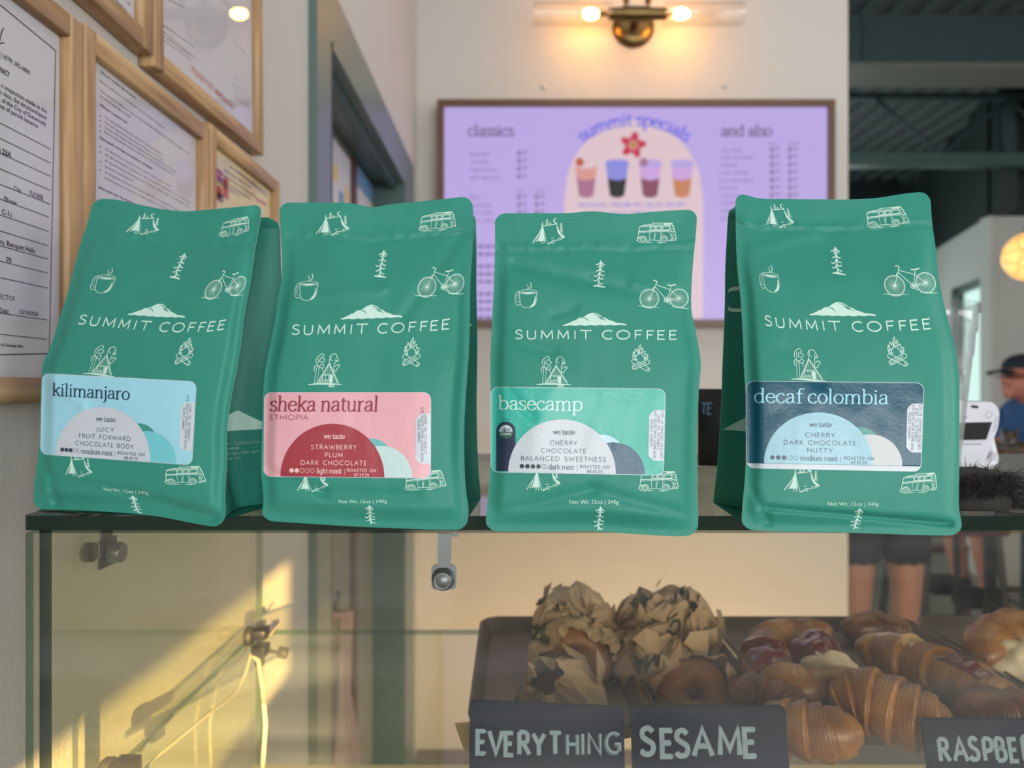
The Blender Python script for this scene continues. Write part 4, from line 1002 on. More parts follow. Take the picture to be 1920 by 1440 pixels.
def docA(A):
    def endtext(s, px, py, cap, bold=0, m=0): 
        y, z = at(px, py); A.font_text(s, y, z, cap, m, 0, None, 1, 'r', None, bold)
    def endtext_w(s, px, py, cap, wid, bold=0):
        y, z = at(px, py); A.font_text(s, y-wid, z, cap, 0, 0, y, 1, 'l', None, bold)
    bx = [at(104, 95), at(92, 663)]
    A.stroke([(.365, .262), bx[0], bx[1], (.365, .012)], .0009)
    def span(t_, xa, xb, py, cap=.0034, bold=.012):
        ya, z = at(xb, py); yb = at(xa, py)[0]; A.font_text(t_, yb, z, cap, 0, 0, ya, 1, 'l', None, bold)
    for t_ in (('| (678) 382-6800', 2, 56, 141), ('OCCUPANCY', -28, 18, 146, .0040, .03), ('n inspection made at the', 2, 87, 213), ("s date, the structure/space", 0, 87, 225), ('of the City of Dunwoody', 3, 86, 237), ('me of permit issuance.', -2, 72, 241),
               ('Suite 23A', -20, 21, 296, .0038, .03), ('City', 25, 39.5, 362), ('TUCKER', 54, 81, 376, .0036, .02), ('Phone', 7.6, 31, 385), ('C-1c', 3, 22, 407, .0036, .02), ('urs, Banquet Halls', -6, 65, 475, .0036, .02), ('70', 11, 21, 493, .0036, .02),
               ('INSPECTOR', -18, 28, 565, .0036, 0), ('Date', -1, 16, 588), ('12/10/2024', 36.5, 71, 593, .003, .02), ('t of Community Affairs', 0, 43, 652, .0022, .03)): span(*t_)
    for px, py in ((95,280),(95,306),(95,331),(94,357),(93.5,383),(91,407),(91,434),(90.5,461),(90,486),(89,512),(89,540),(88,600),(87,636)):
        y, z = at(px, py); A.stroke([(.37, z+.0012), (y, z)], .0006)
    A.stroke([at(p, q) for p, q in ((-12, 62), (-4, 92), (2, 62), (6, 52))], .0010); A.stroke([at(-14, 84), at(8, 80)], .0008)
def docB(A):
    def line(s, x0, y0, x1, y1, cap=.0021, bold=0):
        a = at(x0, y0); b = at(x1, y1); A.font_text(s, a[0], a[1], cap, 0, 0, b[0], 1, 'l', lambda y, z: (y, z), bold)
    line('Why am I receiving this document?', 187.5, 135.5, 255, 181, bold=.03)
    line('Below is confirmation of your Sales and Use Tax Certificate of Registration.', 187, 153, 310, 237)
    line('View and print additional copies of this Certificate of Registration anytime by logging into your', 187, 171, 356, 283)
    line('account at https://gtc.dor.ga.gov.', 187, 181, 246, 219)
    line('What am I required to do?', 187, 198, 238, 230, bold=.03)
    line('You must publicly display this certificate at your place of business.', 196, 221, 304, 290)
    line('You must keep the sales and use tax records, even if no tax is due.', 196, 231, 306, 296)
    line('You are to file monthly, unless the Georgia Department of Revenue advises otherwise.', 196, 240, 330, 322)
    line('Returns and payments are due no later than the 20th day of the following month.', 196, 249, 326, 326)
    line('What should I do if there are changes to my business?', 186, 259, 286, 315, bold=.03)
    for k, (x1, y1) in enumerate(((320,336),(357,346),(354,356),(248,318),(342,370),(356,382))):
        line('A business moves to a new address or changes its name and ownership'[:40+k*4], 196, 280+k*11, x1, min(399, y1+k*4))
    line('Sales and Use Tax Registration', 184, 352, 263, 388, bold=.03)
    for x, y in ((188,217),(188,226),(188,236),(188,245),(188,275),(188,285),(188,303),(188,319)):
        a = at(x, y); A.disc(a[0], a[1], .0008, 0, n=8)
def bars(A, rows, m=0, h=.0013):
    rnd = random.Random(5)
    for x0, y0, x1, y1 in rows:
        a = at(x0, y0); b = at(x1, y1); n = max(2, int(abs(b[0]-a[0])/.006)); k = 0
        for i in range(n):
            s, e = (i+.08)/n, (i+rnd.uniform(.6, .92))/n
            A.stroke([(lerp(a[0],b[0],s), lerp(a[1],b[1],s)), (lerp(a[0],b[0],e), lerp(a[1],b[1],e))], h, m)
def docC(A): bars(A, [(215, -4, 240, 26), (150, -60, 238, 22), (205, -30, 245, 10)])
def docD(A):
    a = at(357, 132); b = at(438, 199); A.font_text('PLEASE POST IMMEDIATELY', a[0], (a[1]+b[1])/2-.003, .0075, 1, 0, b[0], 1, 'l', None, .01)
    bars(A, [(304, -14, 345, 10), (303, 38, 362, 84), (303, 50, 363, 104), (304, 58, 352, 98), (304, 66, 356, 108), (402, -14, 460, 46), (440, -20, 470, 0), (438, 80, 462, 108)], 0)
    bars(A, [(436, 145, 444, 152), (434, 156, 464, 180), (436, 164, 468, 192), (436, 172, 470, 202), (438, 182, 468, 208)], 2, .0011)
def docE(A):
    def fillr(x0, x1, z0, z1, m): A.between(lambda t: (lerp(x0, x1, t), z1), lambda t: (lerp(x0, x1, t), z0), 2, m)
    fillr(.862, .884, .238, .252, 0); fillr(.888, .905, .222, .247, 0); fillr(.862, .884, .214, .232, 0)
    bars(A, [(436, 300, 508, 352)], 1, .004); bars(A, [(404, 365, 420, 374)], 1, .009)
    bars(A, [(420, 318, 470, 352), (404, 318, 480, 370), (404, 330, 470, 374), (404, 338, 450, 368), (430, 312, 500, 362), (446, 322, 500, 368)], 2, .003)
    bars(A, [(478, 372, 500, 384)], 0, .005)
frame('oak frame with the white occupancy certificate, nearest on the left wall', .345, .584, -.013, .281, 0, 'paper', docA, ['ink'])
frame('oak frame with a white tax letter of small print, behind the leftmost bag', .5845, .829, -.013, .2835, 0, 'paper', docB, ['ink'])
frame('small oak frame with a pale yellow form, farthest along the left wall', .8305, 1.078, -.013, .291, 0, 'yellow_paper', docE, ['red_ink', 'blue_ink', 'grey_ink'])
frame('oak frame at the top left with little of its white page in view', .45, .696, .307, .604, 0, 'paper', docC, ['grey_ink'])
frame('wide oak frame with red PLEASE POST notice, next to the door casing', .698, 1.004, .3035, .61, math.radians(1.6), 'paper', docD, ['grey_ink', 'red_ink', 'blue_ink'])

# ------------------------------------------------------------------ menu screen
TY = 2.70
def tp(x, y, l=0): return ray(x, y, TY - l)
def emis(name, c, s=1.0):
    m, nt, b, N, L = nodes(name); b.inputs['Base Color'].default_value = (.01, .01, .01, 1); b.inputs['Roughness'].default_value = .35
    b.inputs['Emission Color'].default_value = lin(c); b.inputs['Emission Strength'].default_value = s; b.inputs['Specular IOR Level'].default_value = .3
    M[name] = m; return m
tv_cols = [('lavender', (198,176,240)), ('arch', (234,206,214)), ('dark_text', (96,74,112)), ('mid_text', (134,110,166)), ('blue', (112,112,236)), ('flower', (206,44,84)), ('gold', (186,140,70)),
           ('peach', (226,160,150)), ('mauve', (176,116,146)), ('black', (28,26,32)), ('pale_blue', (146,146,232)), ('wine', (140,76,98)), ('orchid', (214,172,232)), ('orange', (208,136,96)), ('rust', (196,92,56)), ('lilac', (192,172,236))]
tvm = [emis('screen_' + n_, c_, .64) for n_, c_ in tv_cols]; TI = {n_: i for i, (n_, c_) in enumerate(tv_cols)}
tv = thing('menu_screen', 'large lavender menu screen in a brown frame on the back wall', 'screen', ray(1192, 400, BY), None)
mb = MB(); fx0, fx1, fy0, fy1, fw = 820, 1564, 188, 612, 13
for a, b in (((fx0, fy0), (fx1, fy0+fw)), ((fx0, fy1-fw), (fx1, fy1)), ((fx0, fy0+fw), (fx0+fw, fy1-fw)), ((fx1-fw, fy0+fw), (fx1, fy1-fw))):
    p = tp(*a); q_ = tp(*b); mb.box((p.x, TY-.012, p.z), (q_.x, BY-.001, q_.z))
mb.build('screen_frame', M['tv_frame'], tv)
A = Art()
scr = MB(); p = tp(fx0+fw, fy0+fw); q_ = tp(fx1-fw, fy1-fw); scr.box((p.x, TY, p.z), (q_.x, BY-.002, q_.z), TI['lavender'])
A.between(lambda t: (lerp(1058, 1318, t), 372 - 146*math.sqrt(max(0, 1-(2*t-1)**2))), lambda t: (lerp(1058, 1318, t), 597), 40, TI['arch'], .0004)
l2 = .0008
A.text('classics', 'serif', 877, 964, 255, 14, 3.2, TI['dark_text'], l2, contrast=.5); A.text('and also', 'serif', 1352, 1448, 255, 14, 3.2, TI['dark_text'], l2, contrast=.5)
def prices(x, y, m='dark_text'):
    A.font_text('6', x, y, 10, TI[m], l2, bold=.03); A.font_text('50', x+10, y-3, 5.5, TI[m], l2, bold=.02)
for k, s in enumerate(('espresso', 'cortado', 'cappuccino', 'add espresso')):
    A.font_text(s, 881, 292+k*14.6, 8, TI['mid_text'], l2); prices(970, 291+k*14.6)
for x, s in ((966, 'SMALL'), (1002, 'LARGE')): A.font_text(s, x, 360, 5, TI['mid_text'], l2)
for k, s in enumerate(('latte', 'iced latte', 'hot coffee', 'cold coffee')):
    A.font_text(s, 881, 373+k*14.6, 8, TI['mid_text'], l2); prices(970, 373+k*14.6); prices(1003, 373+k*14.6)
for x, s in ((1440, 'SMALL'), (1478, 'LARGE')): A.font_text(s, x, 271, 5, TI['mid_text'], l2)
for k, s in enumerate(('chai latte', 'iced chai latte', 'matcha', 'iced matcha', 'hot chocolate', 'hot tea', 'iced tea', 'cold brew', 'steamer', 'lemonade')):
    A.font_text(s, 1351, 284+k*14.3, 8, TI['mid_text'], l2); prices(1444, 284+k*14.3); prices(1478, 284+k*14.3)
for k in range(9):
    y = 462 + k*14.6 + (8 if k > 1 else 0) + (8 if k > 4 else 0); w_ = (118, 60, 130, 96, 124, 92, 128, 110, 84)[k]
    n_ = w_//14
    for i in range(n_): A.stroke([(900+i*14-4, y), (900+i*14+7, y)], 6, TI['mid_text'], l2)
R_ = 163
ss = Art(); ss.text('summit specials', 'serif', -104, 104, 0, 15.5, 4.2, 0, 0, contrast=.6)
b0 = len(A.v)
A.v += [(1190 + (R_ - y)*math.sin(x/R_), 398 - (R_ - y)*math.cos(x/R_)) for x, y in ss.v]; A.lift += [l2]*len(ss.v)
for f in ss.f: A.f.append(tuple(b0+i for i in f)); A.m.append(TI['blue'])
fl = []
for k in range(60):
    a = 2*PI*k/60; r = 20 + 5.5*math.cos(5*a+.6); fl.append((1187 + r*math.cos(a), 272 + r*math.sin(a)))
A.between(lambda t: fl[int(round(t*60)) % 60], lambda t: (1187, 272), 60, TI['flower'], l2); A.disc(1187, 272, 9, TI['peach'], l2+.0003); A.disc(1187, 272, 6, TI['gold'], l2+.0006)
for cx, lo, up, tp_, gar in ((1099, 'mauve', 'peach', 'arch', 'rust'), (1157, 'black', 'pale_blue', 'pale_blue', None), (1219, 'wine', 'orchid', 'lilac', 'mauve'), (1279, 'orange', 'orchid', 'lilac', None)):
    wt_ = lambda y: lerp(22, 13.5, (y-303)/64)
    for y0, y1, c_ in ((303, 316, tp_), (312, 336, up), (334, 367, lo)):
        A.between(lambda t: (cx - wt_(y0) + 2*wt_(y0)*t, y0 + 4*math.sin(PI*t)), lambda t: (cx - wt_(y1) + 2*wt_(y1)*t, y1 + 4*math.sin(PI*t)), 10, TI[c_], l2 + .0002*(y0 > 303) + .0002*(y0 > 320))
    A.disc(cx, 304, 22, TI[tp_], l2+.0005, ry=5)
    if gar: A.disc(cx-12, 304, 8, TI[gar], l2+.0008)
A.font_text('BANANA CREAM PIE | BLUE VELVET', 1085, 388, 8.5, TI['pale_blue'], l2, x1=1288, bold=.015)
A.font_text('COCONUT LIME | SUNRISE', 1112, 404, 8.5, TI['pale_blue'], l2, x1=1262, bold=.015)
A.put(scr, lambda x, y, l: tp(x, y, l)); scr.build('screen_panel', tvm, tv)

# ------------------------------------------------------------------ brass wall lamp and wall plugs
sc = ray(1190, 26, 2.62)
ws = thing('wall_lamp', 'brass wall lamp with two clear glass tubes and amber bulbs above the menu screen', 'wall lamp', (sc.x, BY, sc.z))
SY = 2.62
pc = ray(1187, 52, BY)
mb = MB(); mb.lathe([(0, -.028), (.045, -.028), (.068, -.022), (.076, -.012), (.077, -.001)], (pc.x, BY, pc.z), 40, axis='Y'); mb.build('back_plate', M['brass'], ws)
mb = MB(); mb.tube([(pc.x, BY-.02, pc.z), (pc.x, SY+.05, (pc.z+sc.z)/2), (sc.x, SY, sc.z)], .016, 14); mb.build('arm', M['brass'], ws)
e0, e1 = ray(1141, 26, SY).x, ray(1250, 26, SY).x
mb = MB(); mb.lathe([(0, e0), (.020, e0), (.021, e0+.004), (.021, e1-.004), (.020, e1), (0, e1)], (0, SY, sc.z), 28, axis='X'); mb.lathe([(.024, sc.x-.045), (.025, sc.x-.04), (.025, sc.x+.04), (.024, sc.x+.045)], (0, SY, sc.z), 28, axis='X'); mb.build('socket_tube', M['brass'], ws)
for px in (1173, 1215):
    x = ray(px, 20, SY).x; mb = MB(); mb.lathe([(0, .030), (.011, .030), (.012, .026), (.012, .018), (.005, .016), (.005, .0)], (x, SY-.006, sc.z+.018), 16); mb.build('thumb_screw', M['brass'], ws)
for a, b, bx in ((1000, 1146, 1108), (1244, 1394, 1277)):
    x0, x1 = ray(a, 26, SY).x, ray(b, 26, SY).x
    mb = MB(); mb.lathe([(.0405, x0), (.0405, x1)], (0, SY, sc.z), 40, axis='X'); mb.lathe([(.0385, x0), (.0385, x1)], (0, SY, sc.z), 40, axis='X'); mb.lathe([(.0385, x0), (.0405, x0)], (0, SY, sc.z), 40, axis='X'); mb.lathe([(.0385, x1), (.0405, x1)], (0, SY, sc.z), 40, axis='X')
    mb.build('glass_tube', M['lamp_glass'], ws)
    x = ray(bx, 26, SY).x
    if 'bulb_glow' not in M:
        m, nt, b_, N, L = nodes('bulb_glow'); b_.inputs['Base Color'].default_value = (1, .7, .3, 1); b_.inputs['Emission Color'].default_value = (1, .43, .07, 1); b_.inputs['Emission Strength'].default_value = 90; M['bulb_glow'] = m
    mb = MB(); mb.lathe([(0, -.026), (.011, -.024), (.017, -.010), (.018, .002), (.014, .016), (.008, .026), (0, .027)], (x, SY, sc.z), 20, axis='X'); bl_ = mb.build('bulb', M['bulb_glow'], ws)
    mb = MB(); xe = e0 if x < sc.x else e1; mb.cyl((xe, SY, sc.z), (x + (.022 if x < sc.x else -.022), SY, sc.z), .009, 14); mb.build('bulb_socket', M['brass'], ws)
for px, py, w_ in ((1020, 163, 'left'), (1358, 160, 'right')):
    p = ray(px, py, BY); mb = MB(); mb.lathe([(0, -.006), (.009, -.006), (.012, -.003), (.012, 0)], (p.x, BY, p.z), 18, axis='Y')
    tag(mb.build('wall_plug', M['wall_paint'], None), 'small round wall plug above the menu screen, %s one' % w_, 'wall plug', 'wall plugs above the menu screen')

# ------------------------------------------------------------------ glass case
GF, GB, GR, GX = .470, .890, 1.25, -.3092
case = thing('display_case', 'clear glass pastry display case carrying the coffee bags', 'display case', (.45, .68, FL))
# top slab with rounded front left corner
mb = MB(); r = .006; cor = [(GX+r-r*math.cos(a), GF+r-r*math.sin(a)) for a in [PI/2*k/6 for k in range(7)]]
poly = cor + [(GR, GF), (GR, GB), (GX, GB)]
n = len(poly); zt, zb = GT, GT-.0092
mb.add([(x, y, zt) for x, y in poly], [list(range(n))], 0); mb.add([(x, y, zb) for x, y in poly], [list(range(n))[::-1]], 0)
vs = [(x, y, zb) for x, y in poly] + [(x, y, zt) for x, y in poly]
mb.add(vs, [(i, (i+1) % n, n+(i+1) % n, n+i) for i in range(n)], 1)
mb.build('top_panel', [M['top_glass'], M['glass_edge']], case)
def pane(name, a, b, m, edges, em='glass_edge', em2=None):
    # box pane: big faces glass, thin edges dark green
    q = MB(); a = Vector(a); b = Vector(b)
    th = min(range(3), key=lambda i: abs(a[i]-b[i]))
    vs = [(x, y, z) for x in (a.x, b.x) for y in (a.y, b.y) for z in (a.z, b.z)]
    fs = [((0,1,3,2), 0), ((4,6,7,5), 0), ((0,4,5,1), 1), ((2,3,7,6), 1), ((0,2,6,4), 2), ((1,5,7,3), 2)]
    for f, ax in fs: q.add([vs[i] for i in f], [(0, 1, 2, 3)], 0 if ax == th else (2 if em2 and ax == 2-1 and f == (2,3,7,6) else 1))
    return q.build(name, [M[m], M[em], M[em2 or em]], case)
CB = -.80
pane('front_panel', (-.3085, .4735, CB), (GR, .4815, GT-.0115), 'front_glass', None, 'glass_edge_light')
pane('side_panel', (-.3060, .4835, CB), (-.2980, .893, GT-.0095), 'side_glass', None, 'glass_edge', 'glass_edge_light')
pane('shelf', (-.2945, .515, -.2895), (GR, .862, -.2835), 'shelf_glass', None, 'shelf_edge')
mb = MB(); mb.box((-.31, .50, -.475), (GR, .892, -.455)); mb.build('base_board', M['cream_board'], case)
mb = MB(); mb.box((-.31, .474, FL), (GR, .893, -.80), 0, .002, 1); mb.box((-.31, .49, -.80), (-.29, .893, -.475)); mb.build('cabinet', M['counter_laminate'], case)
# side clamp at the top left
def knurl(mb, a, b, r, m=0):
    a = Vector(a); b = Vector(b); n = 36; L_ = (b-a).length
    mb.tube([a, a+(b-a)*.05, a+(b-a)*.95, b], [r*.92, r, r, r*.92], n, m)
    t = (b-a).normalized(); up = Vector((0, 0, 1)); x = t.cross(up).normalized(); y = t.cross(x)
    for k in range(40):
        for s_ in (1, -1):
            pts = []
            for j in range(5):
                an = 2*PI*k/40 + s_*j*.10; pts.append(a + (b-a)*(.08 + .84*j/4) + (x*math.cos(an) + y*math.sin(an))*r*1.01)
            mb.tube(pts, r*.028, 4, m, False)
c1 = thing('glass_clamp', 'dark knurled clamp holding the top and side glass at the left', 'glass clamp', (-.298, .545, -.10), 'clamps of the glass case')
mb = MB(); mb.box((-.2978, .5400, -.130), (-.2962, .5540, -.0935)); mb.box((-.2978, .536, -.134), (-.2958, .560, -.113), 0, .0008, 1); mb.box((-.2978, .540, -.0955), (-.286, .556, -.0938)); mb.build('strap', M['dark_steel'], c1)
mb = MB(); knurl(mb, (-.2952, .548, -.1235), (-.2855, .548, -.1235), .0072); mb.build('knob', M['steel'], c1)
mb = MB(); knurl(mb, (-.3140, .548, -.1235), (-.3065, .548, -.1235), .0068); mb.build('knob', M['dark_steel'], c1)
p0 = ray(832, 1083, .471)
c2 = thing('glass_clamp', 'steel strap clamp with round knob on the front glass between two bags', 'glass clamp', (p0.x, .471, -.10), 'clamps of the glass case')
def rrect(x0, x1, z0, z1, r): 
    out = []
    for cx, cz, a0 in ((x1-r, z1-r, 0), (x0+r, z1-r, 90), (x0+r, z0+r, 180), (x1-r, z0+r, 270)):
        out += [(cx + r*math.cos(math.radians(a0+18*k)), cz + r*math.sin(math.radians(a0+18*k))) for k in range(6)]
    return out
def pxr(px): return (px-960)/F*.471
def pzr(py): return (720-py)/F*.471
mb = MB(); f3 = lambda x, z, d_: (x, d_, z)
mb.prism(rrect(pxr(809), pxr(855), pzr(1106), pzr(1060), .0026), f3, .4732, .4718)
mb.prism([(pxr(821), pzr(1064)), (pxr(845), pzr(1064)), (pxr(846), pzr(1000)), (pxr(821), pzr(1000))], f3, .4716, .4702)
mb.prism(rrect(pxr(840), pxr(860), pzr(1007), pzr(998.5), .0015), f3, .4729, .4719); mb.build('strap', M['steel'], c2)
mb = MB(); kc = ray(830, 1088, .4675)
mb.lathe([(0, .4716), (.0072, .4716), (.0072, .4695), (.0062, .4690), (.0060, .4655), (.0056, .4645), (.0046, .4640), (.0044, .4643), (.0040, .4643), (.0037, .4639), (0, .4639)], (kc.x, 0, kc.z), 40, axis='Y')
for k in range(40):
    a = 2*PI*k/40; mb.tube([(kc.x + .0072*math.cos(a), .4714, kc.z + .0072*math.sin(a)), (kc.x + .0072*math.cos(a), .4697, kc.z + .0072*math.sin(a))], .0003, 4)
mb.build('knob', M['steel'], c2)
# black shelf clamps on the side glass
def shelf_clamp(label, y, rod):
    t = thing('shelf_clamp', label, 'shelf clamp', (-.296, y, -.285), 'black clamps of the glass shelf')
    mb = MB(); mb.lathe([(0, -.2965), (.009, -.2965), (.0105, -.2945), (.0105, -.2895), (.009, -.2880), (0, -.2880)], (0, y, -.281), 28, axis='X'); mb.build('suction_pad', M['dark_rubber'], t)
    mb = MB(); mb.box((-.288, y-.010, -.302), (-.272, y+.010, -.2902), 0, .0015); mb.box((-.288, y-.010, -.2830), (-.272, y+.010, -.272), 0, .0015); mb.build('jaw', M['black_plastic'], t)
    mb = MB(); knurl(mb, (-.28, y-.004, -.3015), (-.28, y-.004, -.312), .0055); mb.build('screw', M['dark_rubber'], t)
    if rod:
        mb = MB(); mb.cyl((-.286, y+.012, -.301), (-.262, y+.012, -.3035), .0018, 10); mb.tube([(-.272, y+.006, -.2822), (-.262, y+.012, -.270)], .0014, 8); mb.build('rod', M['dark_steel'], t)
        mb = MB(); knurl(mb, (-.264, y+.012, -.3030), (-.254, y+.012, -.3045), .0062); mb.build('knob', M['dark_steel'], t)
shelf_clamp('black round clamp on the near left corner of the glass shelf', .540, False)
shelf_clamp('black clamp with a thin rod on the far left corner of the glass shelf', .832, True)
# pale power cord
mb = MB()
mb.tube(smooth([(-.286, .83, -.300), (-.284, .80, -.312), (-.281, .74, -.318), (-.279, .70, -.312), (-.281, .645, -.312), (-.287, .60, -.311), (-.288, .56, -.314), (-.288, .53, -.325)], 8) if False else [Vector(p) for p in ((-.288,.825,-.298),(-.286,.80,-.312),(-.284,.77,-.318),(-.282,.73,-.312),(-.282,.70,-.307),(-.283,.66,-.304),(-.287,.61,-.302),(-.289,.57,-.303),(-.290,.53,-.312))], .0017, 10)
mb.tube([(-.288,.825,-.298), (-.279,.822,-.305), (-.273,.818,-.335), (-.268,.812,-.37), (-.270,.81,-.41), (-.268,.80,-.455)], .0022, 10)
tag(mb.build('power_cord', M['cord'], None), 'pale power cord looping down under the left end of the glass shelf', 'cord')
# ------------------------------------------------------------------ trays on the glass shelf
SH = -.2835
def tray(label, x0, x1, y0, y1, matn='tray', hgt=.016):
    t = thing('baking_tray', label, 'tray', ((x0+x1)/2, (y0+y1)/2, SH), 'trays on the glass shelf')
    def rr(ins, r, z): 
        out = []
        X0, X1, Y0, Y1 = x0+ins, x1-ins, y0+ins, y1-ins
        for cx, cy, a0 in ((X1-r, Y1-r, 0), (X0+r, Y1-r, 90), (X0+r, Y0+r, 180), (X1-r, Y0+r, 270)):
            out += [Vector((cx + r*math.cos(math.radians(a0+15*k)), cy + r*math.sin(math.radians(a0+15*k)), z)) for k in range(7)]
        return out
    rings = [rr(.010, .016, SH+.0004), rr(.004, .020, SH+hgt-.004), rr(.0, .022, SH+hgt), rr(.0015, .021, SH+hgt+.0012), rr(.003, .020, SH+hgt), rr(.0115, .015, SH+.0022)]
    mb = MB(); n = len(rings[0]); vs = [p for r_ in rings for p in r_]
    mb.add(vs, [(i*n+k, i*n+(k+1) % n, (i+1)*n+(k+1) % n, (i+1)*n+k) for i in range(len(rings)-1) for k in range(n)], 0, True)
    mb.add(rings[0], [list(range(n))[::-1]], 0); mb.add(rings[-1], [list(range(n))], 0)
    mb.build('tray_pan', M[matn], t); return t
tray('grey brown baking tray under the everything bagels', -.036, .112, .585, .858)
tray('narrow baking tray under the sesame bagels', .1155, .2195, .585, .858)
tray('baking tray holding the jam and glazed pastries', .223, .452, .575, .858)
tray('baking tray at the right end of the shelf', .4565, .69, .575, .858)

# ------------------------------------------------------------------ bagels in deli paper
def bagel(label, grp, c, R, seed, yaw, open_dir=(0, -1, .25), spread=1.0, opened=False):
    rnd = random.Random(seed); c = Vector(c); tz = c.z
    t = thing('wrapped_bagel', label, 'bagel', (c.x, c.y, c.z - R*.75), grp)
    od = Vector(open_dir).normalized(); q = Vector((0, 0, 1)).rotation_difference(od)
    mb = MB()
    def bg(u, v):
        a = 2*PI*u; b = 2*PI*v; rt = R*.36; Rm = R*.50
        n_ = noise.noise(Vector((math.cos(a)*2, math.sin(a)*2, b+seed)))*.002
        p = Vector(((Rm+(rt+n_)*math.cos(b))*math.cos(a), (Rm+(rt+n_)*math.cos(b))*math.sin(a), (rt*.85+n_)*math.sin(b)))
        return c + q @ p
    mb.grid(bg, 40, 20, 0); mb.build('bagel', M['bagel_crust'], t)
    # crumpled sheet: cup around the bagel that opens along od, flaring flaps
    N_ = 16
    def sheet(i, j):
        x = 2*i/N_-1; y = 2*j/N_-1; r = max(abs(x), abs(y)); rr_ = math.hypot(x, y)
        th = min(2.3, rr_*2.05) if opened else min(2.85, rr_*2.75); ph = math.atan2(y, x)
        nz = noise.noise(Vector((x*1.9+seed, y*1.9, seed*.37))); nf = noise.noise(Vector((x*4.5, y*4.5+seed, 3.1)))
        ridge = abs(noise.noise(Vector((x*3.1-seed, y*3.1, 1.7))))
        rad = R*(1.05 + .16*nz + .12*nf - .26*ridge)
        rho = rad*math.sin(th); hh = -rad*.86*math.cos(th)
        k = max(0, (r-.80)/.2)
        rad2 = 1 + k*(.10 + .30*nz)*spread; rho *= rad2; hh *= rad2
        return c + q @ Vector((rho*math.cos(ph), rho*math.sin(ph), hh))
    mb = MB(); vs = [sheet(i, j) for j in range(N_+1) for i in range(N_+1)]; n = N_+1; fs = []
    for j in range(N_):
        for i in range(N_):
            a = j*n+i
            if (i+j+seed) % 2: fs += [(a, a+1, a+n+1), (a, a+n+1, a+n)]
            else: fs += [(a, a+1, a+n), (a+1, a+n+1, a+n)]
    low = c.z - R*.80
    for p in vs:
        if p.z < low: p.z = low + (p.z-low)*.06
    mb.add(vs, fs, 0, False)
    # loose flaps of the wrap standing off the sheet
    for k in range(7):
        i, j = rnd.randint(2, N_-3), rnd.randint(2, N_-3); p = vs[j*n+i]; o_ = (p-c).normalized()
        if o_.z < -.1: continue
        t1 = o_.cross(Vector((rnd.gauss(0, 1), rnd.gauss(0, 1), rnd.gauss(0, 1)))).normalized(); t2 = o_.cross(t1)
        w_, l_ = R*rnd.uniform(.4, .75), R*rnd.uniform(.3, .6)
        a0, a1 = p - t1*w_*.5, p + t1*w_*.5; m0, m1 = a0 + (t2*.7+o_*.35)*l_, a1 + (t2*.6+o_*.5)*l_*rnd.uniform(.6, 1.1); e_ = (m0+m1)*.5 + (t2*.9+o_*rnd.uniform(-.1, .6))*l_*.8
        mb.add([a0, a1, m1, m0, e_], [(0, 1, 2), (0, 2, 3), (3, 2, 4)], 0)
    # faded green print on the paper
    A = Art()
    for k in range(12):
        bx, by = rnd.uniform(.10, .72), rnd.uniform(.10, .72)
        s = rnd.choice(('TO', 'NO', 'JOIN', 'AM', 'IT', 'ON', 'MA'))
        ang = rnd.uniform(0, 2*PI)
        def fn(x, y, bx=bx, by=by, ang=ang): return (bx + .19*(x*math.cos(ang)-y*math.sin(ang)), by + .19*(x*math.sin(ang)+y*math.cos(ang)))
        A.text(s, 'caps', 0, .9, 0, .42, .022, 0, 0, ysign=1, fn=fn)
    def ps(x, y, l):
        x = min(.985, max(.015, x)); y = min(.985, max(.015, y)); fi, fj = x*N_, y*N_; i, j = int(fi), int(fj); u, v = fi-i, fj-j
        a = vs[j*n+i].lerp(vs[j*n+i+1], u); b = vs[(j+1)*n+i].lerp(vs[(j+1)*n+i+1], u); p = a.lerp(b, v)
        return p + (p-c).normalized()*.0012
    A.put(mb, ps, [1])
    pw = mb.build('paper_wrap', [M['deli_paper'], M['deli_print']], t)
    return t
def at3(px, py, Y): return ray(px, py, Y)
g1, g2 = 'everything bagels in deli paper', 'sesame bagels in deli paper'
bagel('paper wrapped bagel at the back bottom of the everything pile', g1, (.062, .760, SH+.035), .043, 3, 0, (.1, -.9, .6))
bagel('paper wrapped bagel on top of the everything pile', g1, at3(1072, 1168, .765), .038, 8, 0, (-.3, -.4, .9))
bagel('unwrapping bagel with its crust showing in the middle of the everything pile', g1, at3(1078, 1243, .715), .042, 5, 0, (.05, -1, .1), .6, True)
bagel('paper wrapped bagel low at the front of the everything pile', g1, at3(1052, 1318, .655), .040, 13, 0, (-.4, -.5, .8))
bagel('paper wrapped bagel at the back bottom of the sesame pile', g2, (.170, .765, SH+.035), .043, 21, 0, (0, -.6, .8))
bagel('printed paper wrapped bagel at the top left of the sesame pile', g2, at3(1212, 1172, .765), .034, 24, 0, (-.2, -.3, 1))
bagel('paper wrapped bagel with pointed corners at the top right of the sesame pile', g2, at3(1278, 1180, .755), .034, 29, 0, (.4, -.2, 1))
bagel('paper wrapped bagel with pale folded flaps in the middle of the sesame pile', g2, at3(1236, 1250, .710), .042, 31, 0, (.5, -.2, .9), .8)
bagel('paper wrapped bagel low at the front of the sesame pile', g2, at3(1302, 1302, .665), .040, 37, 0, (-.1, -.7, .7), .7, True)
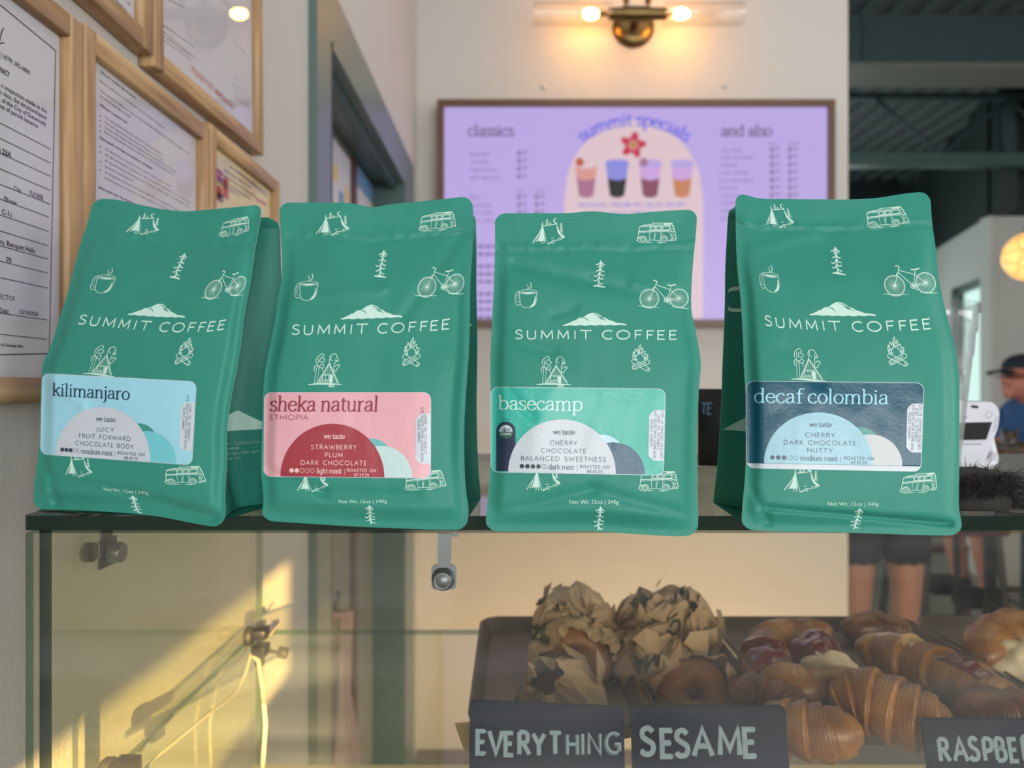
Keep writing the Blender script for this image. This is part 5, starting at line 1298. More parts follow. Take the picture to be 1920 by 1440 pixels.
# loose flap of kraft paper beside the first sign
mb = MB(); q = [ray(852, 1356, .575), ray(884, 1354, .585), ray(886, 1415, .572), ray(868, 1402, .570)]
q2 = [ray(884, 1354, .585), ray(905, 1352, .60), ray(905, 1440, .575), ray(886, 1415, .572)]
mb.add(q, [(0, 1, 2, 3)]); mb.add(q2, [(0, 1, 2, 3)]); mb.add([p+Vector((0, .0004, 0)) for p in q], [(3, 2, 1, 0)])
b_ = ray(868, 1402, .570); mb.add([b_, ray(886, 1415, .572), Vector((b_.x+.014, .578, SH+.0006)), Vector((b_.x+.002, .576, SH+.0006))], [(0, 1, 2, 3)])
tag(mb.build('paper_flap', M['kraft'], None), 'loose brown paper flap sticking out left of the EVERYTHING sign', 'paper')

# ------------------------------------------------------------------ pastries
CRUST = {}
def croissant(name, label, pts, rmax, seed, matn='pastry', ridges=7, squash=.86, grp='pastries on the trays', extra=None, twist=1.0):
    pts = [Vector(p) for p in pts]
    for p in pts: p.z = max(p.z, SH + .0026 + rmax*squash*.90)
    P_ = []
    for k in range(len(pts)-1):
        a = pts[max(0, k-1)]; b = pts[k]; c_ = pts[k+1]; d_ = pts[min(len(pts)-1, k+2)]
        for i in range(16):
            t = i/16; P_.append(.5*((2*b) + (c_-a)*t + (2*a-5*b+4*c_-d_)*t*t + (3*b-a-3*c_+d_)*t**3))
    P_.append(pts[-1]); n = len(P_)-1
    zmin = min(p.z for p in pts)
    t = thing(name, label, 'pastry', (pts[len(pts)//2].x, pts[len(pts)//2].y, zmin - rmax*squash), grp)
    def fn(u, v):
        fi = v*n; i = min(n-1, int(fi)); p = P_[i].lerp(P_[i+1], fi-i)
        tg = (P_[min(n, i+2)] - P_[max(0, i-1)]).normalized(); side = tg.cross(Vector((0, 0, 1))).normalized(); up = side.cross(tg)
        s = 2*v-1; a = 2*PI*u
        prof = (1-abs(s)**2.4)**.62 if abs(s) < 1 else 0
        ph = (v*ridges + twist*.22*math.sin(a) + .06*noise.noise(Vector((v*6+seed, math.cos(a), math.sin(a))))) % 1
        step = .86 + .20*ph**.75 - .10*sstep(.9, 1, ph)
        fine = .012*math.sin((v*ridges*6 + twist*1.4*math.sin(a))*2*PI)
        r = max(.0015, rmax*prof*(step+fine)) * (1 + .05*noise.noise(Vector((v*4, math.cos(a)*1.5+seed, math.sin(a)*1.5))))
        return p + side*(math.cos(a)*r) + up*(math.sin(a)*r*squash)
    mb = MB(); mb.grid(fn, 40, 150, 0, wrapu=True); CRUST[t.name] = mb.build('crust', M[matn], t)
    if extra: extra(t, fn)
    return t
def topping(t, fn, name, matn, v0, v1, u0, u1, th, seed, nu=20, nv=30):
    mb = MB()
    def g(a, b):
        u = lerp(u0, u1, a); v = lerp(v0, v1, b); p = fn(u, v); e = min(a, 1-a, b, 1-b); k = sstep(0, .28, e) 
        cx = P3(fn, v)
        d_ = (p-cx).normalized(); return p + d_*(th*k*(1+.5*noise.noise(Vector((a*5+seed, b*6, 1)))) - .0012*(1-k))
    mb.grid(g, nu, nv, 0); mb.build(name, M[matn], CRUST[t.name])
def P3(fn, v): return (fn(0, v) + fn(.5, v))*.5
def P_at(px, py, Y): return ray(px, py, Y)
croissant('jam_pastry', 'curled pastry with dark red jam and pale icing on the middle tray', [P_at(1560, 1180, .742), P_at(1462, 1200, .725), P_at(1436, 1258, .685), P_at(1492, 1304, .640), P_at(1640, 1272, .640)], .0245, 2, 'pastry', 6, .9,
          extra=lambda t, fn: (topping(t, fn, 'jam', 'jam', .36, .68, .06, .40, .0035, 4),))
mb = MB(); jp = [o for o in COL.objects if o.name.startswith('jam_pastry')][0]; cc = P_at(1528, 1236, .685)
def blob(mb, c, rx, ry, rz, seed, am=.25):
    def g(u, v):
        a = 2*PI*u; b = PI*(v-.5); n_ = 1 + am*noise.noise(Vector((math.cos(a)*1.6*math.cos(b)+seed, math.sin(a)*1.6*math.cos(b), math.sin(b)*1.6)))
        return Vector(c) + Vector((rx*math.cos(a)*math.cos(b), ry*math.sin(a)*math.cos(b), rz*math.sin(b)))*n_
    mb.grid(g, 32, 18, 0, wrapu=True)
blob(mb, cc, .026, .028, .024, 3); mb.build('jam_filling', M['jam'], CRUST[jp.name])
mb = MB(); blob(mb, P_at(1556, 1248, .662), .021, .016, .012, 7, .35); mb.build('icing', M['icing'], CRUST[jp.name])
croissant('glazed_twist', 'long glazed pastry twist across the right of the middle tray', [P_at(1606, 1226, .742), P_at(1700, 1258, .695), P_at(1800, 1292, .645), P_at(1925, 1338, .590)], .0285, 5, 'pastry', 5, .85,
          extra=lambda t, fn: (topping(t, fn, 'glaze', 'glaze', .08, .46, .16, .36, .0022, 9), topping(t, fn, 'jam', 'jam', .56, .84, .14, .30, .0022, 12)))
croissant('croissant', 'pale brown croissant at the front of the middle tray below the jam pastry', [(.258, .604, -.262), (.280, .592, -.250), (.306, .570, -.255), (.330, .556, -.262)], .029, 8, 'pastry', 7, .88)
croissant('croissant', 'golden croissant glowing in the sunlight right of the SESAME sign', [(.196, .590, -.262), (.214, .570, -.262), (.236, .560, -.262), (.262, .562, -.262)], .0235, 14, 'pastry', 6, .9)
croissant('croissant', 'dark brown croissant half hidden behind the SESAME sign', [P_at(1366, 1322, .635), P_at(1420, 1306, .640), P_at(1478, 1335, .622), P_at(1500, 1362, .61)], .020, 17, 'pastry_dark', 6, .85)
croissant('croissant', 'flaky croissant at the far left of the middle tray behind the jam pastry', [P_at(1585, 1196, .80), P_at(1640, 1188, .815), P_at(1712, 1200, .80)], .020, 22, 'pastry_dark', 6, .85)
croissant('cream_croissant', 'cream filled croissant on the tray at the right end', [P_at(1846, 1262, .70), P_at(1862, 1208, .735), P_at(1918, 1186, .75), P_at(1985, 1200, .74)], .0260, 26, 'pastry', 6, .95)
cr = [o for o in COL.objects if o.name.startswith('cream_croissant')][0]
mb = MB(); blob(mb, P_at(1912, 1246, .705), .026, .018, .022, 5, .3); mb.build('cream', M['icing'], CRUST[cr.name])
croissant('croissant', 'brown croissant in front of the cream filled one at the right end', [P_at(1800, 1400, .590), P_at(1880, 1352, .600), P_at(1990, 1360, .595)], .022, 33, 'pastry_dark', 6, .88)

# ------------------------------------------------------------------ chalk signs
def sign(label, x0, x1, ytop, Y, words, tilt=0):
    a = ray(x0, ytop, Y); b = ray(x1, ytop + tilt, Y); zt = a.z; zb = SH + .0008
    t = thing('chalk_sign', label, 'sign', ((a.x+b.x)/2, Y, SH), 'chalk signs in the display case')
    mb = MB(); lean = .010
    f = lambda x, z, d_: Vector((x, Y + d_ + lean*(z-zb)/(zt-zb) - .004, z - (x-a.x)*(a.z-b.z)/(b.x-a.x)*((z-zb)/(zt-zb))))
    mb.prism(rrect(a.x, b.x, zb, zt, .0035), f, .0028, 0); mb.build('board', M['slate'], t)
    A = Art()
    rnd = random.Random(len(words[0][0])*7)
    for s, xa, xb, yb, hpx, wt, m in words:
        A.text(s, 'caps', xa, xb, yb, hpx, wt, m, 0, jitter=.05, track=.14)
        A.text(s, 'caps', xa+1.5, xb+1, yb-1.5, hpx*.98, wt*.55, 0, .00015, jitter=.08, track=.14)
    mb = MB(); A.put(mb, lambda x, y, l: f((x-960)/F*Y, (720-y)/F*Y, -.0003-l)); mb.build('chalk_writing', [M['chalk'], M['chalk_faint']], t)
sign('slate sign chalked EVERYTHING in front of the first bagel tray', 880, 1171, 1321, .535, [('EVERYT', 890, 1052, 1412, 40, 8, 0), ('HING', 1062, 1160, 1410, 36, 7.5, 1)], 12)
sign('slate sign chalked SESAME in front of the sesame bagels', 1185, 1478, 1331, .535, [('SESAME', 1204, 1418, 1415, 44, 9.5, 0)])
sign('slate sign chalked RASPBERRY at the right end of the shelf', 1737, 2010, 1356, .535, [('RASPBERRY', 1762, 1992, 1425, 38, 7.5, 0)])

# ------------------------------------------------------------------ things on the glass top
cup = thing('plastic_cup', 'clear plastic cup stack behind the rightmost coffee bag', 'cup', (ray(1724, 800, .68).x, .68, GT))
cx = ray(1724, 800, .68).x; TOPZ = ray(0, 578, .68).z
mb = MB(); pr = [(.030, GT+.0005), (.031, GT+.004)]
for k in range(9): pr.append((lerp(.0315, .0415, k/8), lerp(GT+.006, TOPZ-.045, k/8)))
pr += [(.0425, TOPZ-.043), (.0440, TOPZ-.024), (.0455, TOPZ-.022), (.0460, TOPZ-.006)]
mb.lathe(pr, (cx, .68, 0), 48); mb.lathe([(r_-.0012, z_) for r_, z_ in pr], (cx, .68, 0), 48); mb.lathe([(0, GT+.004), (.030, GT+.004)], (cx, .68, 0), 48); mb.build('cup_body', M['clear_plastic'], cup); cb_ = [o for o in COL.objects if o.name == 'cup_body'][0]
for k in range(4):
    z_ = TOPZ - .005 + k*.0022; mb = MB(); mb.lathe([(.0460, z_-.0008), (.0480, z_-.0006), (.0483, z_+.0006), (.0468, z_+.0009), (.0460, z_-.0008)], (cx, .68, 0), 48); mb.build('rim', M['clear_plastic'], cb_)
# white card reader on a ring stand
rd = thing('card_reader', 'white countertop card reader with black screen on a ring stand', 'card reader', (ray(1820, 860, .735).x, .735, GT), None)
RY = .730
def rp(px, py, Y): return ray(px, py, Y)
mb = MB()
out = [(1758, 752), (1862, 752), (1874, 768), (1871, 800), (1846, 866), (1836, 872), (1758, 872)]
def ry(y): return RY + .022*(872-y)/120 - .012
def rf(x, y, d_): p = ray(x, y, ry(y)); p.y += d_; return p
def rounded(poly, r, k=5):
    o = []; n = len(poly)
    for i in range(n):
        p0, p1, p2 = Vector(poly[i-1]), Vector(poly[i]), Vector(poly[(i+1) % n])
        a = p1 + (p0-p1).normalized()*min(r, (p0-p1).length*.45); b = p1 + (p2-p1).normalized()*min(r, (p2-p1).length*.45)
        for j in range(k+1): t = j/k; o.append(tuple((1-t)**2*a + 2*t*(1-t)*p1 + t*t*b))
    return o
ob = rounded(out, 12)
cen = (1812, 812)
rings = [[(cen[0]+(x-cen[0])*s, cen[1]+(y-cen[1])*s) for x, y in ob] for s in (.97, 1.0, 1.0, .96)]; ds = (-.002, .001, .016, .020)
vs = [rf(x, y, d_) for rg, d_ in zip(rings, ds) for x, y in rg]; n = len(ob)
mb.add(vs, [(i*n+k, i*n+(k+1) % n, (i+1)*n+(k+1) % n, (i+1)*n+k) for i in range(3) for k in range(n)], 0, True); mb.add(vs[:n], [list(range(n))], 0); mb.add(vs[-n:], [list(range(n))[::-1]], 0)
rb_ = mb.build('body', M['white_plastic'], rd)
mb = MB(); mb.prism(rounded([(1758, 793), (1857, 791), (1846, 824), (1758, 826)], 2), rf, -.0028, .0); mb.build('screen', M['black_plastic'], rb_)
mb = MB()
for (x, y) in ((1806, 782), (1828, 763), (1822, 762)): mb.prism([(x+4*math.cos(a*PI/6), y+2.6*math.sin(a*PI/6)) for a in range(12)], rf, -.0026, 0)
mb.prism(rounded([(1758, 832), (1838, 831), (1838, 833), (1758, 834)], .5), rf, -.0024, 0, 1)
for k in range(6): mb.prism([(1863.5+1.2*0-k*1.1, 782+k*5), (1870-k*1.3, 781+k*5), (1870-k*1.3, 782.4+k*5), (1863.5-k*1.1, 783.4+k*5)], rf, -.0024, 0, 1)
for x in range(1764, 1780, 4): mb.prism([(x, 770), (x+3, 770), (x+3, 774), (x, 774)], rf, -.0024, 0, 1)
for a in range(8): mb.prism([(1850+6*math.cos(a*PI/4), 776+6*math.sin(a*PI/4)), (1852+6*math.cos(a*PI/4), 776+6*math.sin(a*PI/4)), (1852+6*math.cos(a*PI/4), 778+6*math.sin(a*PI/4)), (1850+6*math.cos(a*PI/4), 778+6*math.sin(a*PI/4))], rf, -.0024, 0, 1)
mb.build('buttons', [M['black_plastic'], M['grey_print']], rb_)
mb = MB(); zb = GT + .0052
lp_ = [Vector((ray(1863, 806, RY).x, RY+.012, ray(0, 806, RY).z)), Vector((ray(1871, 830, RY).x, RY+.014, ray(0, 832, RY).z)), Vector((ray(1876, 850, RY).x, RY+.014, ray(0, 852, RY).z)), Vector((ray(1871, 864, RY).x, RY+.008, zb+.004)), Vector((ray(1855, 870, RY).x, RY, zb)), Vector((ray(1820, 872, RY).x, RY-.006, zb)), Vector((ray(1770, 872, RY).x, RY-.006, zb)), Vector((ray(1720, 870, RY).x, RY, zb)), Vector((ray(1706, 850, RY).x, RY+.012, zb+.010)), Vector((ray(1720, 806, RY).x, RY+.012, ray(0, 806, RY).z))]
sm = []
for k in range(len(lp_)-1):
    a = lp_[max(0, k-1)]; b = lp_[k]; c_ = lp_[k+1]; d_ = lp_[min(len(lp_)-1, k+2)]
    for i in range(6): t = i/6; sm.append(.5*((2*b) + (c_-a)*t + (2*a-5*b+4*c_-d_)*t*t + (3*b-a-3*c_+d_)*t**3))
sm.append(lp_[-1]); mb.tube(sm, .0052, 12); mb.build('ring_stand', M['white_plastic'], rd)
# small dark board with white writing standing behind the bags
sgx0, sgx1, SGY = ray(1310, 0, .75).x, ray(1440, 0, .75).x, .75
t = thing('counter_board', 'black counter board with white lettering behind the two right bags', 'sign', ((sgx0+sgx1)/2, SGY, GT))
mb = MB(); zt2 = ray(0, 729, SGY).z; mb.box((sgx0, SGY, GT+.0004), (sgx1, SGY+.006, zt2), 0, .001, 1); mb.build('board', M['black_plastic'], t)
A = Art(); A.text('TE', 'caps', 1313, 1334, 776, 20, 3.2, 1, 0, slant=.1)
mb = MB(); A.put(mb, lambda x, y, l: ray(x, y, SGY-.0004)); mb.build('lettering', [M['chalk'], M['chalk_faint']], t)
mb = MB(); mb.box((sgx0+.02, SGY+.006, GT+.0004), (sgx0+.05, SGY+.045, GT+.004)); mb.build('foot', M['black_plastic'], t)
# bristle brush
bx0, bx1 = ray(1770, 0, .50).x, ray(1868, 0, .50).x
br = thing('bristle_brush', 'dark block brush with wiry black bristles beside the rightmost coffee bag', 'brush', ((bx0+bx1)/2, .50, GT))
zt_ = GT + .0255
mb = MB(); mb.box((bx0, .484, GT+.0004), (bx1, .520, zt_), 0, .001, 1); mb.build('block', M['brush_block'], br)
mb = MB(); rnd = random.Random(4)
for k in range(900):
    s = rnd.random()
    if s < .62: p = Vector((rnd.uniform(bx0, bx1+.002), .4835, rnd.uniform(zt_-.015, zt_-.001))); d_ = Vector((rnd.gauss(.2, .6), -rnd.uniform(.05, .35), rnd.gauss(-.2, .4))); L_ = rnd.uniform(.003, .008)
    elif s < .88: p = Vector((bx1, rnd.uniform(.484, .52), rnd.uniform(zt_-.016, zt_-.001))); d_ = Vector((1, rnd.gauss(-.2, .35), rnd.gauss(-.15, .28))); L_ = rnd.uniform(.006, .028)
    elif s < .91: p = Vector((rnd.uniform(bx0, bx1), rnd.uniform(.484, .515), zt_)); d_ = Vector((rnd.gauss(0, .6), -.3, 1)); L_ = rnd.uniform(.003, .010)
    else: p = Vector((bx1, rnd.uniform(.484, .51), rnd.uniform(GT+.002, GT+.008))); d_ = Vector((1, rnd.gauss(-.2, .3), rnd.gauss(.05, .18))); L_ = rnd.uniform(.008, .026)
    d_.normalize(); bend = Vector((rnd.gauss(0, .3), rnd.gauss(0, .2), rnd.gauss(-.05, .3)))*L_
    q = [p, p+d_*L_*.5+bend*.15, p+d_*L_+bend*.5]
    for v_ in q: v_.z = max(v_.z, GT+.0006)
    mb.tube(q, [.00022, .00020, .00008], 4, 0, False)
bo = mb.build('bristles', M['bristle'], br); bo['kind'] = 'stuff'

# ------------------------------------------------------------------ dining room: paper lamp, people, furniture
pl = ray(1932, 481, 4.0)
lamp = thing('paper_lamp', 'round amber paper globe lamp hanging in the dining room', 'pendant lamp', (pl.x, 4.0, pl.z - .135))
m, nt, b_, N, L = nodes('paper_glow'); tc = N.new('ShaderNodeTexCoord'); vo = N.new('ShaderNodeTexVoronoi'); vo.feature = 'DISTANCE_TO_EDGE'; vo.inputs['Scale'].default_value = 14
L.new(tc.outputs['Object'], vo.inputs['Vector']); rp_ = N.new('ShaderNodeValToRGB'); rp_.color_ramp.elements[0].color = lin((196, 128, 60)); rp_.color_ramp.elements[0].position = .0; rp_.color_ramp.elements[1].color = lin((250, 190, 112)); rp_.color_ramp.elements[1].position = .08
L.new(vo.outputs['Distance'], rp_.inputs[0]); L.new(rp_.outputs[0], b_.inputs['Emission Color']); L.new(rp_.outputs[0], b_.inputs['Base Color']); b_.inputs['Emission Strength'].default_value = .95; M['paper_glow'] = m
mb = MB(); mb.lathe([(max(.001, .132*math.cos(a)), .132*math.sin(a)*.98 + .0016*math.sin(a*30)) for a in [(-PI/2 + PI*k/40) for k in range(41)]], (pl.x, 4.0, pl.z), 40); mb.build('paper_globe', M['paper_glow'], lamp)
mb = MB(); mb.cyl((pl.x, 4.0, pl.z+.13), (pl.x, 4.0, CE), .004, 8); mb.lathe([(0, .128), (.03, .128), (.03, .15), (.012, .16), (0, .16)], (pl.x, 4.0, pl.z), 16); mb.build('lamp_cord', M['black_plastic'], lamp)

def skin(name, joints, edges, root, mt, parent, lev=2):
    org = ORG[parent.name]; names = list(joints)
    me = bpy.data.meshes.new(name); me.from_pydata([tuple(Vector(joints[k][0]) - org) for k in names], [(names.index(a), names.index(b)) for a, b in edges], [])
    o = bpy.data.objects.new(name, me); COL.objects.link(o); o.parent = parent
    s = o.modifiers.new('skin', 'SKIN'); sk = me.skin_vertices[0].data if me.skin_vertices else None
    if sk is None:
        bm = bmesh.new(); bm.from_mesh(me); bm.verts.layers.skin.verify(); bm.to_mesh(me); bm.free(); sk = me.skin_vertices[0].data
    for i, k in enumerate(names):
        r = joints[k][1]; sk[i].radius = r if isinstance(r, tuple) else (r, r); sk[i].use_root = (k == root)
    s.use_smooth_shade = True
    b = o.modifiers.new('sub', 'SUBSURF'); b.levels = lev; b.render_levels = lev
    me.materials.append(mt); ORG[o.name] = org
    return o
def chain(*ks): return [(ks[i], ks[i+1]) for i in range(len(ks)-1)]
def person_stand(label, x, y, mats, hem):
    p = thing('person', label, 'person', (x, y, FL)); z = lambda h: FL + h
    J = {'pel': ((x, y, z(.93)), .125), 'waist': ((x, y, z(1.08)), (.13, .10)), 'chest': ((x, y, z(1.30)), (.15, .11)), 'neck0': ((x, y+.01, z(1.43)), .07), 'neck': ((x, y, z(1.49)), .052), 'head0': ((x, y-.01, z(1.57)), (.075, .085)), 'head1': ((x, y-.005, z(1.66)), (.078, .095)), 'head2': ((x, y, z(1.73)), .05),
         'chin': ((x, y-.085, z(1.53)), .03), 'nose': ((x, y-.108, z(1.60)), .014)}
    E = chain('pel', 'waist', 'chest', 'neck0', 'neck', 'head0', 'head1', 'head2') + [('head0', 'chin'), ('head1', 'nose')]
    for s, n in ((-1, 'l'), (1, 'r')):
        J.update({n+'hip': ((x+s*.095, y, z(.87)), .092), n+'thigh': ((x+s*.1, y, z(.68)), .082), n+'knee': ((x+s*.1, y-.01, z(.48)), .058), n+'calf': ((x+s*.1, y+.015, z(.34)), .058), n+'ank': ((x+s*.1, y+.02, z(.09)), .038), n+'toe': ((x+s*.11, y-.13, z(.035)), .033),
                  n+'sh': ((x+s*.17, y, z(1.38)), .055), n+'el': ((x+s*.25, y+.02, z(1.12)), .042), n+'wr': ((x+s*.20, y-.16, z(1.02)), .028), n+'palm': ((x+s*.17, y-.22, z(1.02)), (.02, .035))})
        E += chain('pel', n+'hip', n+'thigh', n+'knee', n+'calf', n+'ank', n+'toe') + chain('chest', n+'sh', n+'el', n+'wr', n+'palm')
        for k in range(5):
            o_ = (k-2)*.013; J[n+'f%d' % k] = ((x+s*.155+(0 if k else s*-.03), y-.265+(.03 if k == 0 else 0), z(1.02)+o_), .0085); J[n+'g%d' % k] = ((x+s*.14+(0 if k else s*-.04), y-.295+(.04 if k == 0 else 0), z(1.0)+o_), .007); E += [(n+'palm', n+'f%d' % k), (n+'f%d' % k, n+'g%d' % k)]
    skin('body', J, E, 'pel', mats[0], p)
    G = {'a': ((x, y, z(.98)), (.15, .125)), 'b': ((x, y, z(.90)), (.15, .13))}; EE = [('a', 'b')]
    for s, n in ((-1, 'l'), (1, 'r')):
        G.update({n+'0': ((x+s*.095, y, z(.84)), .112), n+'1': ((x+s*.1, y, z(hem)), .108)}); EE += [('b', n+'0'), (n+'0', n+'1')]
    skin('shorts', G, EE, 'b', mats[1], p, 1)
    G = {'a': ((x, y, z(.90)), (.168, .145)), 'b': ((x, y, z(1.13)), (.168, .14)), 'c': ((x, y, z(1.34)), (.185, .145)), 'd': ((x, y+.01, z(1.455)), .10)}; EE = chain('a', 'b', 'c', 'd')
    for s, n in ((-1, 'l'), (1, 'r')): G.update({n+'0': ((x+s*.175, y, z(1.37)), .068), n+'1': ((x+s*.23, y+.01, z(1.2)), .062)}); EE += chain('c', n+'0', n+'1')
    skin('shirt', G, EE, 'b', mats[2], p, 1)
    mb = MB(); blob(mb, (x, y+.02, z(1.68)), .092, .105, .095, 3, .12); mb.build('hair', M['hair_brown'], p)
    for s in (-1, 1): mb = MB(); mb.box((x+s*.1-.045, y-.17, FL), (x+s*.1+.05, y+.07, FL+.07), 0, .02); mb.build('shoe', M['shoe_white'], p)
    return p
person_stand('person standing in black shorts behind the glass case, bare legs in view', 1.49, 3.02, (M['skin'], M['black_cloth'], M['black_cloth']), .60)
# seated person in profile with a dark cap
hx, hy, hz = 2.60, 3.80, .028
sp = thing('person', 'person in blue shirt and dark cap sitting by the dining room window', 'person', (hx+.10, hy, FL), None)
J = {'pel': ((hx+.17, hy, -.50), .13), 'waist': ((hx+.16, hy, -.36), (.12, .13)), 'chest': ((hx+.10, hy, -.18), (.13, .15)), 'neck0': ((hx+.05, hy, -.085), .07), 'neck': ((hx+.03, hy, -.05), .055), 'head0': ((hx-.005, hy, .0), (.085, .078)), 'head1': ((hx, hy, .07), (.098, .08)), 'head2': ((hx+.01, hy, .13), .06),
     'chin': ((hx-.075, hy, -.045), .035), 'nose': ((hx-.112, hy, .028), .016), 'brow': ((hx-.088, hy, .062), .026), 'lip': ((hx-.096, hy, -.010), .018)}
E = chain('pel', 'waist', 'chest', 'neck0', 'neck', 'head0', 'head1', 'head2') + [('head0', 'chin'), ('head0', 'nose'), ('head1', 'brow'), ('chin', 'lip')]
for s, n in ((-1, 'n'), (1, 'f')):
    J.update({n+'hip': ((hx+.10, hy+s*.10, -.52), .10), n+'knee': ((hx-.30, hy+s*.12, -.56), .065), n+'calf': ((hx-.28, hy+s*.12, -.78), .058), n+'ank': ((hx-.25, hy+s*.12, -1.02), .04), n+'toe': ((hx-.38, hy+s*.12, -1.06), .033),
              n+'sh': ((hx+.08, hy+s*.19, -.15), .062), n+'el': ((hx+.0, hy+s*.24, -.40), .045), n+'wr': ((hx-.22, hy+s*.16, -.30), .03), n+'palm': ((hx-.29, hy+s*.14, -.285), (.035, .018))})
    E += chain('pel', n+'hip', n+'knee', n+'calf', n+'ank', n+'toe') + chain('chest', n+'sh', n+'el', n+'wr', n+'palm')
    for k in range(5):
        o_ = (k-2)*.014; J[n+'f%d' % k] = ((hx-.34+(.03 if k == 0 else 0), hy+s*.13+o_, -.285), .0085); J[n+'g%d' % k] = ((hx-.375+(.03 if k == 0 else 0), hy+s*.13+o_, -.292), .007); E += [(n+'palm', n+'f%d' % k), (n+'f%d' % k, n+'g%d' % k)]
skin('body', J, E, 'pel', M['skin_ruddy'], sp)
G = {'a': ((hx+.17, hy, -.50), .15), 'b': ((hx+.16, hy, -.34), (.14, .15)), 'c': ((hx+.10, hy, -.17), (.15, .17)), 'd': ((hx+.055, hy, -.09), .085)}; EE = chain('a', 'b', 'c', 'd')
for s, n in ((-1, 'n'), (1, 'f')): G.update({n+'0': ((hx+.08, hy+s*.19, -.15), .078), n+'1': ((hx+.03, hy+s*.235, -.32), .066)}); EE += chain('c', n+'0', n+'1')
skin('shirt', G, EE, 'b', M['blue_cloth'], sp, 2)
G = {'a': ((hx+.17, hy, -.54), .15)}; EE = []
for s, n in ((-1, 'n'), (1, 'f')): G.update({n+'0': ((hx+.10, hy+s*.10, -.525), .115), n+'1': ((hx-.20, hy+s*.12, -.555), .095)}); EE += chain('a', n+'0', n+'1')
skin('shorts', G, EE, 'a', M['tan_cloth'], sp, 1)
cp = MB()
cp.grid(lambda u, v: Vector((hx+.012+.112*math.cos(2*PI*u)*math.cos(PI/2*v), hy+.092*math.sin(2*PI*u)*math.cos(PI/2*v), .070+.085*math.sin(PI/2*v)+.02*math.cos(2*PI*u)*(1-v)*-.6)), 32, 12, 0, wrapu=True)
cp.grid(lambda u, v: Vector((hx-.085-.085*v*math.sqrt(max(0, 1-(2*u-1)**2*.8)), hy+.08*(2*u-1), .078-.012*v-.018*(2*u-1)**2)), 14, 6, 0); cp.grid(lambda u, v: Vector((hx-.085-.085*v*math.sqrt(max(0, 1-(2*u-1)**2*.8)), hy+.08*(2*u-1), .074-.012*v-.018*(2*u-1)**2)), 14, 6, 0, flip=True)
cp.build('cap', M['navy_cloth'], sp)
for s in (-1, 1):
    mb = MB(); blob(mb, (hx+.02, hy+s*.083, .02), .018, .010, .030, 2, .1); mb.build('ear', M['skin_ruddy'], sp)
    mb = MB(); blob(mb, (hx-.088, hy+s*.034, .035), .010, .012, .007, 2, 0); mb.build('eye', M['black_plastic'], sp)
mb = MB(); mb.tube([(hx-.095, hy-.07, .036), (hx+.0, hy-.088, .04), (hx+.05, hy-.085, .035)], .003, 6); mb.tube([(hx-.098, hy-.07, .036), (hx-.11, hy-.02, .04), (hx-.11, hy+.02, .04), (hx-.098, hy+.07, .036)], .003, 6); mb.build('glasses', M['black_plastic'], sp)
for s in (-1, 1): mb = MB(); mb.box((hx-.42, hy+s*.12-.05, -1.105), (hx-.20, hy+s*.12+.05, -1.0), 0, .03); mb.build('shoe', M['black_cloth'], sp)
def stool(label, x, y, sz, seatm):
    t = thing('bar_stool', label, 'stool', (x, y, FL), 'bar stools in the dining room')
    mb = MB(); mb.box((x-.19, y-.19, sz-.05), (x+.19, y+.19, sz), 0, .02, 3); mb.build('seat', M[seatm], t)
    for a, b in ((-1, -1), (1, -1), (1, 1), (-1, 1)):
        mb = MB(); mb.tube([(x+a*.15, y+b*.15, sz-.05), (x+a*.20, y+b*.20, FL)], .016, 10); mb.build('leg', M['black_plastic'], t)
    mb = MB(); c_ = [(x+a*.187, y+b*.187, FL+.25) for a, b in ((-1, -1), (1, -1), (1, 1), (-1, 1))]
    for k in range(4): mb.cyl(c_[k], c_[(k+1) % 4], .009, 8)
    mb.build('footrest', M['black_plastic'], t)
    return t
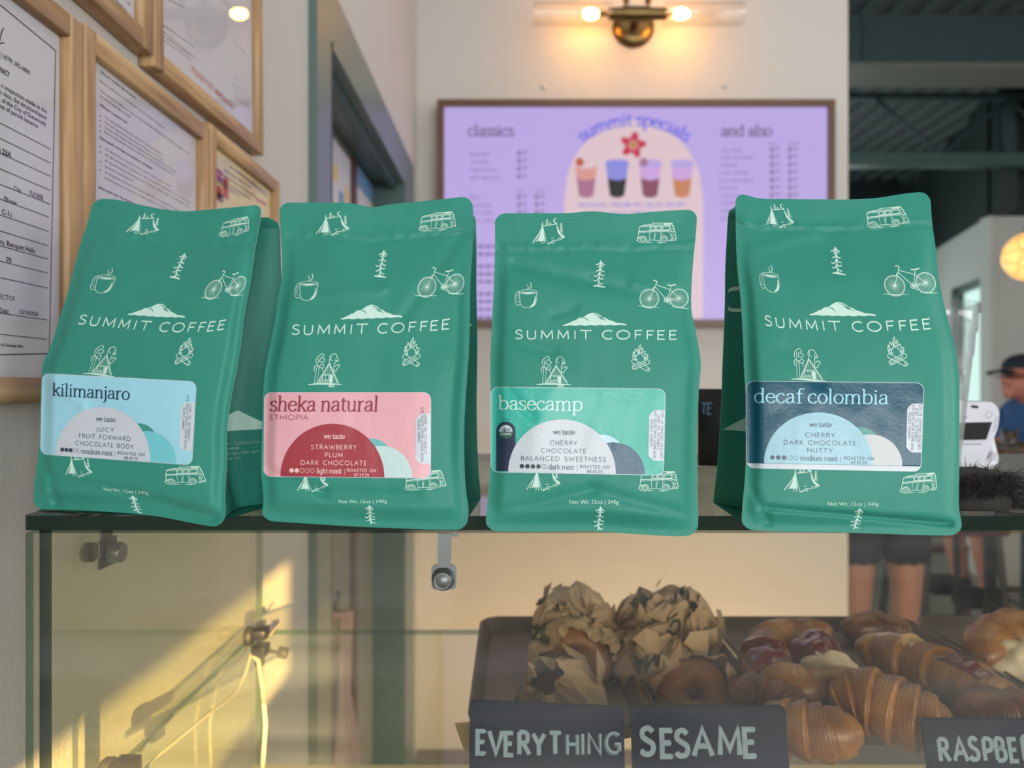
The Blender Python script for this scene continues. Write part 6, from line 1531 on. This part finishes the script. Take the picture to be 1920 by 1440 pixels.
stool('dark bar stool under the person in the dark cap', hx+.12, hy, -.635, 'walnut')
stool('maroon seated bar stool left of the bar table legs, seen through the case', 1.93, 3.35, -.60, 'maroon_leather')
tb = thing('bar_table', 'tall brown bar table in front of the person in the dark cap', 'table', (2.50, 3.42, FL), None)
mb = MB(); mb.box((2.20, 3.24, -.305), (2.95, 3.62, -.275), 0, .004); mb.build('table_top', M['walnut'], tb)
for a, b in ((2.28, 3.30), (2.87, 3.30), (2.87, 3.56), (2.28, 3.56)): mb = MB(); mb.box((a-.02, b-.02, FL), (a+.02, b+.02, -.305)); mb.build('leg', M['black_plastic'], tb)
tg_ = ray(1893, 800, 3.36); t = thing('drink_glass', 'small amber drink glass on the bar table', 'glass', (tg_.x, 3.36, -.275))
mb = MB(); mb.lathe([(.030, -.275), (.038, -.195), (.036, -.195), (.029, -.268), (0, -.268)], (tg_.x, 3.36, 0), 24); mb.build('tumbler', M['clear_glass'], t)
mb = MB(); mb.lathe([(0, -.2675), (.0285, -.2675), (.034, -.215), (0, -.215)], (tg_.x, 3.36, 0), 24); mb.build('drink', M['walnut'], t)
# wooden dining chair beyond the case
ch = thing('dining_chair', 'dark wooden dining chair with maroon seat seen low through the right of the case', 'chair', (2.45, 4.35, FL), None)
X, Y = 2.30, 4.30
mb = MB(); mb.box((X-.21, Y-.21, -.93), (X+.21, Y+.21, -.885), 0, .012); mb.build('seat', M['maroon_leather'], ch)
for a, b in ((-1, -1), (1, -1)): mb = MB(); mb.tube([(X+a*.19, Y+b*.19, -.93), (X+a*.20, Y+b*.20, FL)], .019, 8); mb.build('leg', M['walnut'], ch)
for a in (-1, 1): mb = MB(); mb.tube([(X+a*.20, Y+.23, FL), (X+a*.19, Y+.19, -.9), (X+a*.19, Y+.26, -.45)], .019, 8); mb.build('leg', M['walnut'], ch)
mb = MB(); mb.box((X-.19, Y+.235, -.58), (X+.19, Y+.262, -.45), 0, .008); mb.box((X-.19, Y+.21, -.74), (X+.19, Y+.235, -.69), 0, .006); mb.build('backrest', M['walnut'], ch)
